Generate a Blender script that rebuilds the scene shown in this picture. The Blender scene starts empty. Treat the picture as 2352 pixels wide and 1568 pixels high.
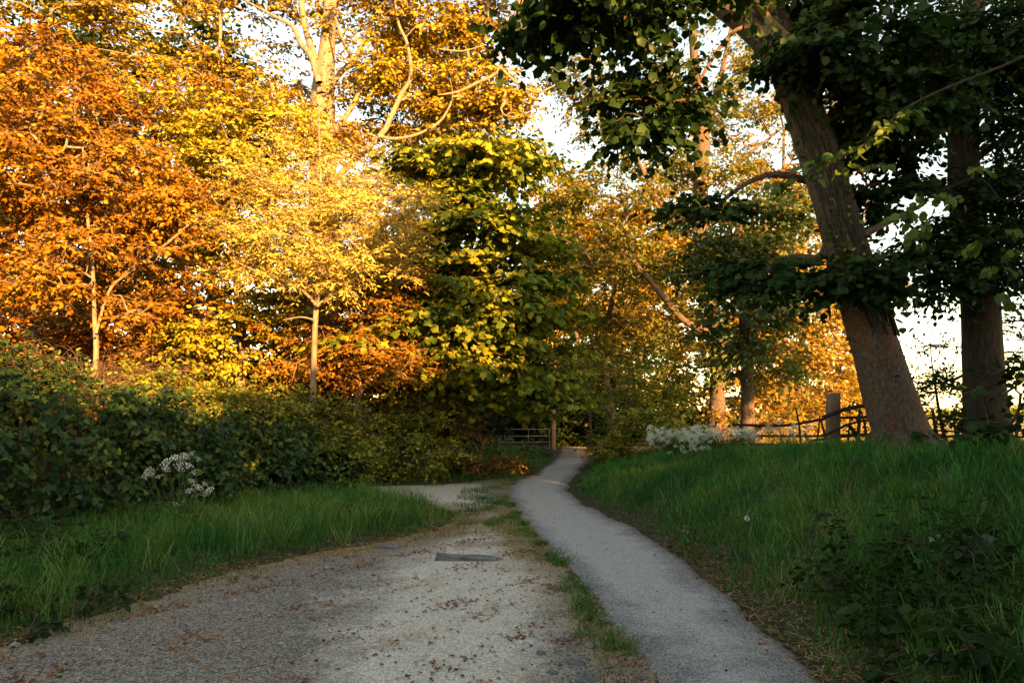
import bpy, math, random
import numpy as np
from mathutils import Vector

random.seed(7)
RNG = np.random.default_rng(11)
sc = bpy.context.scene
COL = sc.collection
R = math.radians

# ------------------------------------------------------------------ camera
EYE, FPX, HOR = 1.6, 1568.0, 945.0          # eye height, focal length and horizon in a 2352 x 1568 frame
PITCH = math.atan((HOR - 784.0) / FPX)
cam_d = bpy.data.cameras.new('camera')
cam_d.sensor_width = 36.0
cam_d.lens = 36.0 * FPX / 2352.0
cam_d.clip_end = 3000.0
cam_d.clip_start = 0.05
cam = bpy.data.objects.new('camera', cam_d)
cam.location = (0, 0, EYE)
cam.rotation_euler = (R(90) + PITCH, 0, 0)
COL.objects.link(cam)
sc.camera = cam

# ------------------------------------------------------------------ sky, sun, exposure
SUN_AZ, SUN_EL = 27.0, 12.0                  # degrees to the right of straight behind the viewer, above the horizon
world = bpy.data.worlds.new('World')
sc.world = world
world.use_nodes = True
wn = world.node_tree
bg = wn.nodes['Background']
sky = wn.nodes.new('ShaderNodeTexSky')
sky.sky_type = 'NISHITA'
sky.sun_disc = False
sky.sun_elevation = R(SUN_EL)
sky.sun_rotation = R(180.0 - SUN_AZ)
sky.air_density = 1.0
sky.dust_density = 0.4
sky.ozone_density = 1.4
tint = wn.nodes.new('ShaderNodeMix')          # evening air: the whole sky a little warmer
tint.data_type = 'RGBA'; tint.blend_type = 'MULTIPLY'
tint.inputs[0].default_value = 1.0
tint.inputs[7].default_value = (1.37, 1.0, .66, 1)
wn.links.new(sky.outputs[0], tint.inputs[6])
wn.links.new(tint.outputs[2], bg.inputs[0])
bg.inputs[1].default_value = 0.11
sun_d = bpy.data.lights.new('sun', 'SUN')
sun_d.energy = 4.4
sun_d.angle = R(0.5)
sun_d.color = (1.0, 0.50, 0.14)
sun = bpy.data.objects.new('sun', sun_d)
to_sun = Vector((math.sin(R(SUN_AZ)) * math.cos(R(SUN_EL)), -math.cos(R(SUN_AZ)) * math.cos(R(SUN_EL)), math.sin(R(SUN_EL))))
sun.rotation_euler = to_sun.to_track_quat('Z', 'Y').to_euler()
sun.location = (20, -25, 12)
COL.objects.link(sun)
sc.view_settings.view_transform = 'Standard'
sc.view_settings.look = 'None'
sc.view_settings.exposure = 2.65
sc.view_settings.gamma = 1.0
sc.view_settings.use_curve_mapping = False
sc.cycles.max_bounces = 6
sc.cycles.diffuse_bounces = 1
sc.cycles.glossy_bounces = 2
sc.cycles.transmission_bounces = 3
sc.cycles.transparent_max_bounces = 4
sc.cycles.caustics_reflective = False
sc.cycles.caustics_refractive = False
sc.cycles.use_denoising = True


def at(px, py, d, frame=None):
    """world point seen at a pixel of the 2352 x 1568 frame, d metres ahead"""
    cx, cy = (px - 1176.0) / FPX, (784.0 - py) / FPX
    fy = math.cos(PITCH) - cy * math.sin(PITCH)
    fz = math.sin(PITCH) + cy * math.cos(PITCH)
    t = d / fy
    return np.array([cx * t, d, EYE + fz * t])


# ------------------------------------------------------------------ terrain
def curve(pts):
    p = np.array(pts, float)
    return lambda y: np.interp(y, p[:, 0], p[:, 1])


XR = curve([(-3, 2.05), (2, 1.84), (4, 1.82), (7.07, 1.90), (9.8, 1.64), (12, 1.25), (13.9, 1.1), (16.2, 1.4), (20.9, 2.25), (26.4, 2.95), (31, 3.3)])
XL = curve([(-3, 1.1), (2, .98), (4, .91), (4.5, .87), (5.5, .72), (7.5, .53), (9.3, .25), (12.2, -.02), (14.8, -.06), (16.2, .15), (17.9, .6), (21.8, 1.3), (26.4, 1.85), (31, 2.2)])
XG = curve([(-3, -5.2), (2, -4.5), (4.8, -3.6), (7.1, -2.85), (8.4, -1.8), (9.4, -1.1), (10.2, -.85), (11.2, -.95), (12.2, -1.8), (12.9, -3.0), (15.0, -3.4), (15.2, -1.6), (17, .2), (19, .8), (31, 2.2)])
XI = curve([(-5, -11), (4, -9.2), (6.2, -7.2), (7.2, -6.1), (8.4, -5.5), (10, -4.7), (12, -3.75), (13.3, -3.3), (14.0, -4.0), (15, -5.5), (18, -5.8), (30, -5)])


def smooth(a, b, x):
    t = np.clip((x - a) / (b - a), 0, 1)
    return t * t * (3 - 2 * t)


def wob(x, y, s=1.0):
    return (np.sin(x * 1.7 * s + 1.3) * np.cos(y * 1.3 * s + .4) + .6 * np.sin(x * 3.9 * s - y * 2.7 * s + 2.1) + .4 * np.cos(x * 7.1 * s + y * 6.3 * s)) / 2.0


def fence_n(x, y):
    # signed distance beyond the fence line on the right
    return ((x - 4.6) * 7.0 + (y - 19.0) * 4.4) / math.hypot(7.0, 4.4)


def hgt(x, y):
    x = np.asarray(x, float); y = np.asarray(y, float)
    s = x - XR(y)
    crest = np.interp(y, [0, 8.5, 10.5, 12.5, 15, 23], [1.05, 1.03, .98, .80, .70, .4])
    right = crest * (.25 * smooth(0, .9, s) + .75 * smooth(.2, 3.4, s)) + .05 * wob(x, y) * smooth(.2, 1.5, s)
    right = right * (1 - .35 * smooth(.8, 6, fence_n(x, y)))
    n = XI(y) - x
    left = (1.5 * smooth(-.2, 2.6, n) + .05 * wob(x, y)) * smooth(-.3, .6, n)
    verge = .14 * smooth(0, 1.2, XG(y) - x)
    base = .012 * wob(x, y, .8)
    far = 1.2 * smooth(40, 120, y) * smooth(10, -30, x)
    return base + right + left + verge + far


# ------------------------------------------------------------------ mesh helpers
def mesh_from(name, V, polys=None, tri=None, quads=None, mat=None, smoothed=False):
    me = bpy.data.meshes.new(name)
    V = np.asarray(V, np.float32)
    me.vertices.add(len(V))
    me.vertices.foreach_set('co', V.ravel())
    idx, tot = [], []
    if tri is not None and len(tri):
        idx.append(np.asarray(tri, np.int32).ravel()); tot.append(np.full(len(tri), 3, np.int32))
    if quads is not None and len(quads):
        idx.append(np.asarray(quads, np.int32).ravel()); tot.append(np.full(len(quads), 4, np.int32))
    if polys:
        idx.append(np.array([i for p in polys for i in p], np.int32)); tot.append(np.array([len(p) for p in polys], np.int32))
    idx = np.concatenate(idx); tot = np.concatenate(tot)
    me.loops.add(len(idx))
    me.loops.foreach_set('vertex_index', idx)
    me.polygons.add(len(tot))
    me.polygons.foreach_set('loop_start', np.concatenate([[0], np.cumsum(tot)[:-1]]).astype(np.int32))
    me.polygons.foreach_set('loop_total', tot)
    if smoothed:
        me.polygons.foreach_set('use_smooth', np.ones(len(tot), bool))
    if mat is not None:
        me.materials.append(mat)
    me.update(calc_edges=True)
    return me


def link(name, me, parent=None, loc=None):
    o = bpy.data.objects.new(name, me)
    if loc is not None:
        o.location = loc
    o.parent = parent
    COL.objects.link(o)
    return o


def tag(o, label=None, cat=None, group=None, kind=None):
    if label: o['label'] = label
    if cat: o['category'] = cat
    if group: o['group'] = group
    if kind: o['kind'] = kind
    return o


def thing(name, loc, label, cat, group=None):
    o = bpy.data.objects.new(name, None)
    o.empty_display_size = .2
    o.location = loc
    COL.objects.link(o)
    return tag(o, label, cat, group)


class Geo:
    """collects verts and faces of one mesh"""
    def __init__(self):
        self.V, self.T, self.Q, self.n = [], [], [], 0

    def add(self, V, T=None, Q=None):
        V = np.asarray(V, float).reshape(-1, 3)
        if T is not None and len(T): self.T.append(np.asarray(T, int) + self.n)
        if Q is not None and len(Q): self.Q.append(np.asarray(Q, int) + self.n)
        self.V.append(V); self.n += len(V)

    def build(self, name, mat, parent=None, origin=(0, 0, 0), smoothed=False, loc=None):
        V = np.concatenate(self.V) - np.asarray(origin, float)
        me = mesh_from(name, V, tri=np.concatenate(self.T) if self.T else None, quads=np.concatenate(self.Q) if self.Q else None, mat=mat, smoothed=smoothed)
        return link(name, me, parent, loc)


def spline(P, Rd, n=4):
    P = np.asarray(P, float); Rd = np.asarray(Rd, float)
    if len(P) < 3 or n <= 1:
        return P, Rd
    E = np.vstack([2 * P[0] - P[1], P, 2 * P[-1] - P[-2]])
    out, rr = [], []
    for i in range(len(P) - 1):
        p0, p1, p2, p3 = E[i:i + 4]
        for k in range(n):
            t = k / n
            out.append(.5 * (2 * p1 + (p2 - p0) * t + (2 * p0 - 5 * p1 + 4 * p2 - p3) * t * t + (3 * p1 - p0 - 3 * p2 + p3) * t ** 3))
            rr.append(Rd[i] * (1 - t) + Rd[i + 1] * t)
    out.append(P[-1]); rr.append(Rd[-1])
    return np.array(out), np.array(rr)


def tube(g, P, Rd, sides=6, lump=0.0, cap=True):
    P = np.asarray(P, float); Rd = np.asarray(Rd, float)
    n = len(P)
    T = np.gradient(P, axis=0)
    T /= np.linalg.norm(T, axis=1)[:, None] + 1e-9
    ref = np.array([0, 0, 1.0]) if abs(T[0][2]) < .9 else np.array([1.0, 0, 0])
    u = np.cross(ref, T[0]); u /= np.linalg.norm(u)
    a = np.arange(sides) / sides * 2 * math.pi
    rings = []
    for i in range(n):
        u = u - T[i] * u.dot(T[i]); u /= np.linalg.norm(u) + 1e-9
        v = np.cross(T[i], u)
        rad = Rd[i]
        if lump:
            s = i * .55
            rad = Rd[i] * (1 + lump * (np.sin(a * 2 + s * .7) * .5 + np.sin(a * 3 - s * .45 + 1) * .5 + np.sin(a * 5 + s * 1.3) * .35 + RNG.normal(0, .12, sides)))
        rings.append(P[i] + (np.cos(a)[:, None] * u + np.sin(a)[:, None] * v) * np.reshape(rad, (-1, 1) if lump else (1, 1)))
    V = np.concatenate(rings)
    i = np.arange(n - 1)[:, None] * sides
    k = np.arange(sides)[None, :]
    k2 = (k + 1) % sides
    Q = np.stack([i + k, i + k2, i + sides + k2, i + sides + k], -1).reshape(-1, 4)
    Tt = None
    if cap:
        V = np.vstack([V, P[-1] + T[-1] * Rd[-1] * .4])
        b = (n - 1) * sides
        Tt = [(b + j, b + (j + 1) % sides, n * sides) for j in range(sides)]
    g.add(V, Tt, Q)


# leaf outlines: x along the midrib, y to the side, z up
def fan(c, ring):
    V = [c] + ring
    n = len(ring)
    return np.array(V, float), np.array([(0, 1 + i, 1 + (i + 1) % n) for i in range(n)])


LEAF = {
    'maple': fan((.4, 0, .03), [(0, 0, 0), (-.08, .38, -.06), (.2, .31, .0), (.52, .52, -.1), (.6, .29, -.02), (1, 0, -.16), (.6, -.29, -.02), (.52, -.52, -.1), (.2, -.31, 0), (-.08, -.38, -.06)]),
    'star': fan((.4, 0, .04), [(0, 0, 0), (.02, .38, -.05), (.52, .46, -.08), (1, 0, -.14), (.52, -.46, -.08), (.02, -.38, -.05)]),
    'ivy': fan((.35, 0, .05), [(.05, 0, 0), (-.1, .34, -.04), (.32, .46, -.05), (1, 0, -.1), (.32, -.46, -.05), (-.1, -.34, -.04)]),
    'oval': (np.array([(0, 0, 0), (.3, .27, .07), (.72, .22, .04), (1, 0, -.06), (.72, -.22, .04), (.3, -.27, .07)], float), np.array([(0, 3, 2), (0, 2, 1), (0, 4, 3), (0, 5, 4)])),
    'lance': (np.array([(0, 0, 0), (.35, .15, .04), (1, 0, -.16), (.35, -.15, .04)], float), np.array([(0, 2, 1), (0, 3, 2)])),
    'rhomb': (np.array([(0, 0, 0), (.45, .34, .06), (1, 0, -.1), (.45, -.34, .06)], float), np.array([(0, 2, 1), (0, 3, 2)])),
    'broad': (np.array([(0, 0, 0), (.25, .3, .06), (.6, .28, .03), (1, 0, -.15), (.6, -.28, .03), (.25, -.3, .06), (.5, 0, -.02)], float), np.array([(0, 6, 1), (1, 6, 2), (2, 6, 3), (3, 6, 4), (4, 6, 5), (5, 6, 0)])),
}


def unit(v):
    return v / (np.linalg.norm(v, axis=-1, keepdims=True) + 1e-9)


def frames(A, N):
    A = unit(A)
    N = unit(N - A * np.sum(A * N, -1, keepdims=True))
    B = np.cross(N, A)
    return A, B, N


def leaves(g, pos, A, N, size, kind):
    tv, tf = LEAF[kind]
    A, B, N = frames(A, N)
    S = np.reshape(size, (-1, 1, 1))
    V = pos[:, None, :] + S * (tv[None, :, 0:1] * A[:, None, :] + tv[None, :, 1:2] * B[:, None, :] + tv[None, :, 2:3] * N[:, None, :])
    n, m = len(pos), len(tv)
    F = (tf[None] + (np.arange(n) * m)[:, None, None]).reshape(-1, 3)
    g.add(V.reshape(-1, 3), F)


# ------------------------------------------------------------------ materials
def nodes(name):
    m = bpy.data.materials.new(name)
    m.use_nodes = True
    nt = m.node_tree
    nt.nodes.clear()
    out = nt.nodes.new('ShaderNodeOutputMaterial')
    return m, nt, out


def ramp(nt, stops, interp='LINEAR'):
    r = nt.nodes.new('ShaderNodeValToRGB')
    r.color_ramp.interpolation = interp
    el = r.color_ramp.elements
    while len(el) < len(stops):
        el.new(.5)
    for e, (p, c) in zip(el, stops):
        e.position = p
        e.color = (*c, 1) if len(c) == 3 else c
    return r


def leaf_mat(name, cols, trans=.35, gloss=.03, per_object=False, rough=.45):
    m, nt, out = nodes(name)
    n = len(cols)
    if per_object:
        src = nt.nodes.new('ShaderNodeObjectInfo').outputs['Random']
    else:
        src = nt.nodes.new('ShaderNodeNewGeometry').outputs['Random Per Island']
    tc = nt.nodes.new('ShaderNodeNewGeometry')
    nz = nt.nodes.new('ShaderNodeTexNoise')
    nz.inputs['Scale'].default_value = .7
    nz.inputs['Detail'].default_value = 3
    nt.links.new(tc.outputs['Position'], nz.inputs['Vector'])
    mix = nt.nodes.new('ShaderNodeMath'); mix.operation = 'MULTIPLY_ADD'
    mix.inputs[1].default_value = .62
    nt.links.new(src, mix.inputs[0])
    nz2 = nt.nodes.new('ShaderNodeMath'); nz2.operation = 'MULTIPLY_ADD'
    nz2.inputs[1].default_value = 1.5; nz2.inputs[2].default_value = -.56
    nt.links.new(nz.outputs[0], nz2.inputs[0])
    nt.links.new(nz2.outputs[0], mix.inputs[2])
    r = ramp(nt, [(i / (n - 1), c) for i, c in enumerate(cols)])
    nt.links.new(mix.outputs[0], r.inputs[0])
    d = nt.nodes.new('ShaderNodeBsdfDiffuse')
    t = nt.nodes.new('ShaderNodeBsdfTranslucent')
    hs = nt.nodes.new('ShaderNodeHueSaturation')
    hs.inputs['Saturation'].default_value = 1.1
    hs.inputs['Value'].default_value = 1.15
    nt.links.new(r.outputs[0], hs.inputs['Color'])
    nt.links.new(r.outputs[0], d.inputs[0])
    nt.links.new(hs.outputs[0], t.inputs[0])
    mx = nt.nodes.new('ShaderNodeMixShader')
    mx.inputs[0].default_value = trans
    nt.links.new(d.outputs[0], mx.inputs[1]); nt.links.new(t.outputs[0], mx.inputs[2])
    gl = nt.nodes.new('ShaderNodeBsdfGlossy')
    gl.inputs['Roughness'].default_value = rough
    mg = nt.nodes.new('ShaderNodeMixShader')
    mg.inputs[0].default_value = gloss
    nt.links.new(mx.outputs[0], mg.inputs[1]); nt.links.new(gl.outputs[0], mg.inputs[2])
    nt.links.new(mg.outputs[0], out.inputs[0])
    return m


def rough_mat(name, stops, scale=6.0, stretch=(1, 1, 1), bump=.4, detail=8, rough=.9, vor=0.0, coord='Object'):
    m, nt, out = nodes(name)
    b = nt.nodes.new('ShaderNodeBsdfPrincipled')
    b.inputs['Roughness'].default_value = rough
    b.inputs['Specular IOR Level'].default_value = .25
    tc = nt.nodes.new('ShaderNodeTexCoord')
    mp = nt.nodes.new('ShaderNodeMapping')
    mp.inputs['Scale'].default_value = stretch
    nt.links.new(tc.outputs[coord], mp.inputs['Vector'])
    nz = nt.nodes.new('ShaderNodeTexNoise')
    nz.inputs['Scale'].default_value = scale
    nz.inputs['Detail'].default_value = detail
    nz.inputs['Roughness'].default_value = .65
    nt.links.new(mp.outputs[0], nz.inputs['Vector'])
    r = ramp(nt, stops)
    fac = nz.outputs[0]
    if vor:
        v = nt.nodes.new('ShaderNodeTexVoronoi')
        v.inputs['Scale'].default_value = vor
        nt.links.new(mp.outputs[0], v.inputs['Vector'])
        mm = nt.nodes.new('ShaderNodeMath'); mm.operation = 'MULTIPLY_ADD'
        mm.inputs[1].default_value = .45
        nt.links.new(v.outputs['Distance'], mm.inputs[0])
        sb = nt.nodes.new('ShaderNodeMath'); sb.operation = 'SUBTRACT'; sb.inputs[1].default_value = .18
        nt.links.new(fac, sb.inputs[0])
        nt.links.new(sb.outputs[0], mm.inputs[2])
        fac = mm.outputs[0]
    nt.links.new(fac, r.inputs[0])
    nt.links.new(r.outputs[0], b.inputs['Base Color'])
    bp = nt.nodes.new('ShaderNodeBump')
    bp.inputs['Strength'].default_value = bump
    bp.inputs['Distance'].default_value = .04
    nt.links.new(fac, bp.inputs['Height'])
    nt.links.new(bp.outputs[0], b.inputs['Normal'])
    nt.links.new(b.outputs[0], out.inputs[0])
    return m


def bark_mat(name):
    # plates parted by fissures, grey skin with rusty patches where it has flaked
    m, nt, out = nodes(name)
    b = nt.nodes.new('ShaderNodeBsdfPrincipled')
    b.inputs['Roughness'].default_value = .9
    b.inputs['Specular IOR Level'].default_value = .2
    tc = nt.nodes.new('ShaderNodeTexCoord')
    mp = nt.nodes.new('ShaderNodeMapping'); mp.inputs['Scale'].default_value = (1, 1, .36); mp.inputs['Rotation'].default_value = (0, R(14), 0)
    nt.links.new(tc.outputs['Object'], mp.inputs['Vector'])
    wn_ = nt.nodes.new('ShaderNodeTexNoise'); wn_.inputs['Scale'].default_value = 5; wn_.inputs['Detail'].default_value = 4
    nt.links.new(mp.outputs[0], wn_.inputs['Vector'])
    vm = nt.nodes.new('ShaderNodeVectorMath'); vm.operation = 'MULTIPLY_ADD'; vm.inputs[1].default_value = (.3, .3, .12)
    nt.links.new(wn_.outputs['Color'], vm.inputs[0]); nt.links.new(mp.outputs[0], vm.inputs[2])
    v = nt.nodes.new('ShaderNodeTexVoronoi'); v.feature = 'DISTANCE_TO_EDGE'; v.inputs['Scale'].default_value = 24
    nt.links.new(vm.outputs[0], v.inputs['Vector'])
    fis = nt.nodes.new('ShaderNodeMapRange'); fis.inputs[2].default_value = .05; fis.inputs[3].default_value = .45
    nt.links.new(v.outputs['Distance'], fis.inputs[0])
    fine = nt.nodes.new('ShaderNodeTexNoise'); fine.inputs['Scale'].default_value = 34; fine.inputs['Detail'].default_value = 8; fine.inputs['Roughness'].default_value = .7
    nt.links.new(mp.outputs[0], fine.inputs['Vector'])
    big = nt.nodes.new('ShaderNodeTexNoise'); big.inputs['Scale'].default_value = 3.2; big.inputs['Detail'].default_value = 5
    nt.links.new(mp.outputs[0], big.inputs['Vector'])
    grey = ramp(nt, [(.3, (.045, .034, .027)), (.55, (.125, .096, .076)), (.75, (.23, .185, .15))])
    rust = ramp(nt, [(.3, (.06, .034, .021)), (.55, (.16, .088, .052)), (.75, (.26, .155, .10))])
    nt.links.new(fine.outputs[0], grey.inputs[0]); nt.links.new(fine.outputs[0], rust.inputs[0])
    sel = nt.nodes.new('ShaderNodeMapRange'); sel.inputs[1].default_value = .46; sel.inputs[2].default_value = .62
    nt.links.new(big.outputs[0], sel.inputs[0])
    mx = nt.nodes.new('ShaderNodeMix'); mx.data_type = 'RGBA'
    nt.links.new(sel.outputs[0], mx.inputs[0]); nt.links.new(grey.outputs[0], mx.inputs[6]); nt.links.new(rust.outputs[0], mx.inputs[7])
    dk = nt.nodes.new('ShaderNodeMix'); dk.data_type = 'RGBA'
    dk.inputs[6].default_value = (.035, .025, .02, 1)
    nt.links.new(fis.outputs[0], dk.inputs[0]); nt.links.new(mx.outputs[2], dk.inputs[7])
    nt.links.new(dk.outputs[2], b.inputs['Base Color'])
    hsum = nt.nodes.new('ShaderNodeMath'); hsum.operation = 'MULTIPLY_ADD'; hsum.inputs[1].default_value = .5
    nt.links.new(fine.outputs[0], hsum.inputs[0]); nt.links.new(fis.outputs[0], hsum.inputs[2])
    bp = nt.nodes.new('ShaderNodeBump'); bp.inputs['Strength'].default_value = .7; bp.inputs['Distance'].default_value = .022
    nt.links.new(hsum.outputs[0], bp.inputs['Height']); nt.links.new(bp.outputs[0], b.inputs['Normal'])
    nt.links.new(b.outputs[0], out.inputs[0])
    return m


M = {}
# foliage
M['gold'] = leaf_mat('gold_leaf', [(.10, .07, .008), (.24, .155, .012), (.36, .25, .016), (.44, .33, .022)], .14, .01)
M['amber'] = leaf_mat('amber_leaf', [(.08, .035, .006), (.19, .085, .008), (.31, .15, .010), (.38, .21, .014)], .12, .01)
M['rust'] = leaf_mat('rust_leaf', [(.06, .025, .006), (.17, .065, .007), (.29, .12, .009), (.38, .18, .012)], .12, .01)
M['elm'] = leaf_mat('elm_leaf', [(.10, .09, .01), (.24, .20, .014), (.36, .30, .018), (.42, .34, .02)], .14, .01)
M['pale'] = leaf_mat('pale_leaf', [(.38, .27, .04), (.54, .42, .08), (.66, .54, .14)], .2, .01)
M['syc'] = leaf_mat('sycamore_leaf', [(.028, .06, .009), (.08, .125, .013), (.24, .235, .018), (.41, .34, .022)], .25, .015)
M['sycO'] = leaf_mat('sycamore_leaf_single', [(.05, .09, .012), (.15, .17, .016), (.32, .28, .02), (.42, .34, .024)], .22, .015, per_object=True)
M['mid'] = leaf_mat('green_gold_leaf', [(.04, .075, .012), (.10, .13, .016), (.22, .18, .02), (.33, .23, .03)], .38)
M['greenmaple'] = leaf_mat('green_maple_leaf', [(.025, .05, .012), (.05, .085, .016), (.09, .13, .02), (.17, .18, .022)], .35)
M['far'] = leaf_mat('far_gold_leaf', [(.16, .10, .014), (.30, .19, .02), (.42, .29, .035)], .4)
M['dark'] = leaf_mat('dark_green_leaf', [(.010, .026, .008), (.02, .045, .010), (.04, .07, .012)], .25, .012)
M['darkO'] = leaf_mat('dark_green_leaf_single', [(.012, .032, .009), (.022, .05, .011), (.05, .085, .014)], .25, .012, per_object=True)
M['limeO'] = leaf_mat('lime_leaf_single', [(.05, .085, .014), (.08, .12, .018), (.12, .15, .022)], .3, .015, per_object=True)
M['ivy'] = leaf_mat('ivy_leaf', [(.010, .026, .010), (.02, .048, .015), (.045, .08, .018), (.18, .19, .026)], .12, .015, rough=.4)
M['ivyO'] = leaf_mat('ivy_leaf_single', [(.016, .04, .014), (.035, .07, .02), (.09, .13, .025), (.26, .25, .03)], .12, .015, per_object=True, rough=.4)
M['hedge'] = leaf_mat('hedge_leaf', [(.045, .075, .013), (.13, .17, .02), (.27, .27, .03), (.38, .32, .035)], .22, .015)
M['bramble'] = leaf_mat('bramble_leaf', [(.05, .06, .014), (.14, .10, .018), (.27, .12, .02), (.3, .2, .03)], .25)
M['wood'] = leaf_mat('deep_wood_leaf', [(.010, .02, .007), (.02, .036, .009), (.04, .055, .011)], .2, .01)  # shade of the gaps behind the lit crowns is put into this leaf colour
M['grass'] = leaf_mat('grass_blade', [(.014, .065, .013), (.03, .14, .022), (.055, .20, .03), (.10, .25, .036), (.24, .28, .07)], .28, .025, rough=.4)
M['tussock'] = leaf_mat('tussock_blade', [(.05, .13, .022), (.10, .20, .032), (.17, .28, .045), (.34, .31, .09)], .28, .03, rough=.4)
M['tuft'] = leaf_mat('tuft_blade', [(.03, .10, .015), (.06, .16, .022), (.12, .21, .03), (.26, .25, .06)], .25, .02)
M['turf'] = leaf_mat('turf_blade', [(.03, .09, .014), (.06, .14, .02), (.13, .19, .028), (.30, .25, .07)], .25, .03)
M['straw'] = leaf_mat('dry_straw', [(.22, .10, .045), (.38, .20, .09), (.52, .33, .16), (.60, .44, .26)], .1, .02)
M['flake'] = leaf_mat('fallen_leaf', [(.07, .03, .015), (.17, .065, .03), (.28, .12, .05), (.36, .2, .09)], .1, .01)
M['white'] = leaf_mat('white_flower', [(.72, .72, .60), (.82, .82, .70), (.86, .86, .78)], .2, 0)
M['stem'] = leaf_mat('green_stem', [(.06, .10, .02), (.10, .14, .03)], .1, .02)
# wood and stone
M['bark'] = bark_mat('grey_brown_bark')
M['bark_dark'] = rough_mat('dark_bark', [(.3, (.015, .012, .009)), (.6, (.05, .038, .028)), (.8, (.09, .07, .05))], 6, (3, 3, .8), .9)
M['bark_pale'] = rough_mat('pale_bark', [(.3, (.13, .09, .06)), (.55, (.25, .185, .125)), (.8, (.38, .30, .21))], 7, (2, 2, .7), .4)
M['twig'] = rough_mat('brown_twig', [(.3, (.05, .03, .02)), (.7, (.13, .08, .05))], 12, (1, 1, 1), .2)
M['redtwig'] = rough_mat('dry_red_twig', [(.3, (.06, .035, .025)), (.7, (.17, .10, .07))], 12, (1, 1, 1), .2)
M['post'] = rough_mat('weathered_post', [(.3, (.10, .055, .035)), (.5, (.24, .15, .10)), (.8, (.36, .25, .18))], 5, (6, 6, .8), .5)
M['metal'] = rough_mat('galvanised_bar', [(.3, (.10, .097, .09)), (.7, (.2, .19, .175))], 14, (1, 1, 1), .1, rough=.5)
M['stone'] = rough_mat('grey_stone', [(.3, (.09, .088, .09)), (.55, (.17, .165, .165)), (.8, (.28, .27, .26))], 9, (1, 1, 1), .5)
M['step'] = rough_mat('warm_stone', [(.3, (.18, .14, .11)), (.6, (.32, .26, .21)), (.8, (.42, .36, .3))], 7, (1, 1, 1), .6)
M['crumb'] = leaf_mat('asphalt_crumb', [(.03, .03, .032), (.07, .068, .07), (.16, .155, .15)], 0, .02)
M['pebble'] = leaf_mat('pebble', [(.10, .098, .10), (.2, .195, .19), (.34, .33, .31), (.5, .48, .44)], 0, .03)


def attr_mix(name, attr, stopsA, stopsB, fine, bump, dist=.012, stopsC=None, attr2=None):
    """speckled surface that passes from A to B (and C) with the wear and painted shade stored on the mesh"""
    m, nt, out = nodes(name)
    b = nt.nodes.new('ShaderNodeBsdfPrincipled')
    b.inputs['Roughness'].default_value = .93
    b.inputs['Specular IOR Level'].default_value = .2
    g = nt.nodes.new('ShaderNodeNewGeometry')
    n1 = nt.nodes.new('ShaderNodeTexNoise'); n1.inputs['Scale'].default_value = fine; n1.inputs['Detail'].default_value = 6; n1.inputs['Roughness'].default_value = .75
    n2 = nt.nodes.new('ShaderNodeTexVoronoi'); n2.inputs['Scale'].default_value = fine * 1.6; n2.inputs['Randomness'].default_value = 1
    n3 = nt.nodes.new('ShaderNodeTexNoise'); n3.inputs['Scale'].default_value = 2.2; n3.inputs['Detail'].default_value = 7; n3.inputs['Roughness'].default_value = .7
    for q in (n1, n2, n3):
        nt.links.new(g.outputs['Position'], q.inputs['Vector'])
    sp = nt.nodes.new('ShaderNodeMath'); sp.operation = 'MULTIPLY_ADD'; sp.inputs[1].default_value = .5
    sep = nt.nodes.new('ShaderNodeSeparateColor')
    nt.links.new(n2.outputs['Color'], sep.inputs[0])
    nt.links.new(sep.outputs[0], sp.inputs[0])
    h2 = nt.nodes.new('ShaderNodeMath'); h2.operation = 'MULTIPLY'; h2.inputs[1].default_value = .52
    nt.links.new(n1.outputs[0], h2.inputs[0])
    nt.links.new(h2.outputs[0], sp.inputs[2])
    ra, rb = ramp(nt, stopsA), ramp(nt, stopsB)
    nt.links.new(sp.outputs[0], ra.inputs[0]); nt.links.new(sp.outputs[0], rb.inputs[0])

    def masked(a):
        at_ = nt.nodes.new('ShaderNodeAttribute'); at_.attribute_name = a
        ad = nt.nodes.new('ShaderNodeMath'); ad.operation = 'ADD'
        sb = nt.nodes.new('ShaderNodeMath'); sb.operation = 'MULTIPLY_ADD'; sb.inputs[1].default_value = 1.5; sb.inputs[2].default_value = -.75
        nt.links.new(n3.outputs[0], sb.inputs[0])
        nt.links.new(at_.outputs['Fac'], ad.inputs[0]); nt.links.new(sb.outputs[0], ad.inputs[1])
        mr = nt.nodes.new('ShaderNodeMapRange'); mr.inputs[1].default_value = .25; mr.inputs[2].default_value = .75
        nt.links.new(ad.outputs[0], mr.inputs[0])
        return mr.outputs[0]

    def mixc(f, a, c):
        mx = nt.nodes.new('ShaderNodeMix'); mx.data_type = 'RGBA'
        nt.links.new(f, mx.inputs[0]); nt.links.new(a, mx.inputs[6]); nt.links.new(c, mx.inputs[7])
        return mx.outputs[2]
    col = mixc(masked(attr), ra.outputs[0], rb.outputs[0])
    if stopsC:
        rc = ramp(nt, stopsC)
        nt.links.new(sp.outputs[0], rc.inputs[0])
        col = mixc(masked(attr2), col, rc.outputs[0])
    nt.links.new(col, b.inputs['Base Color'])
    bp = nt.nodes.new('ShaderNodeBump'); bp.inputs['Strength'].default_value = bump; bp.inputs['Distance'].default_value = dist
    nt.links.new(sp.outputs[0], bp.inputs['Height'])
    nt.links.new(bp.outputs[0], b.inputs['Normal'])
    nt.links.new(b.outputs[0], out.inputs[0])
    return m


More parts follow.
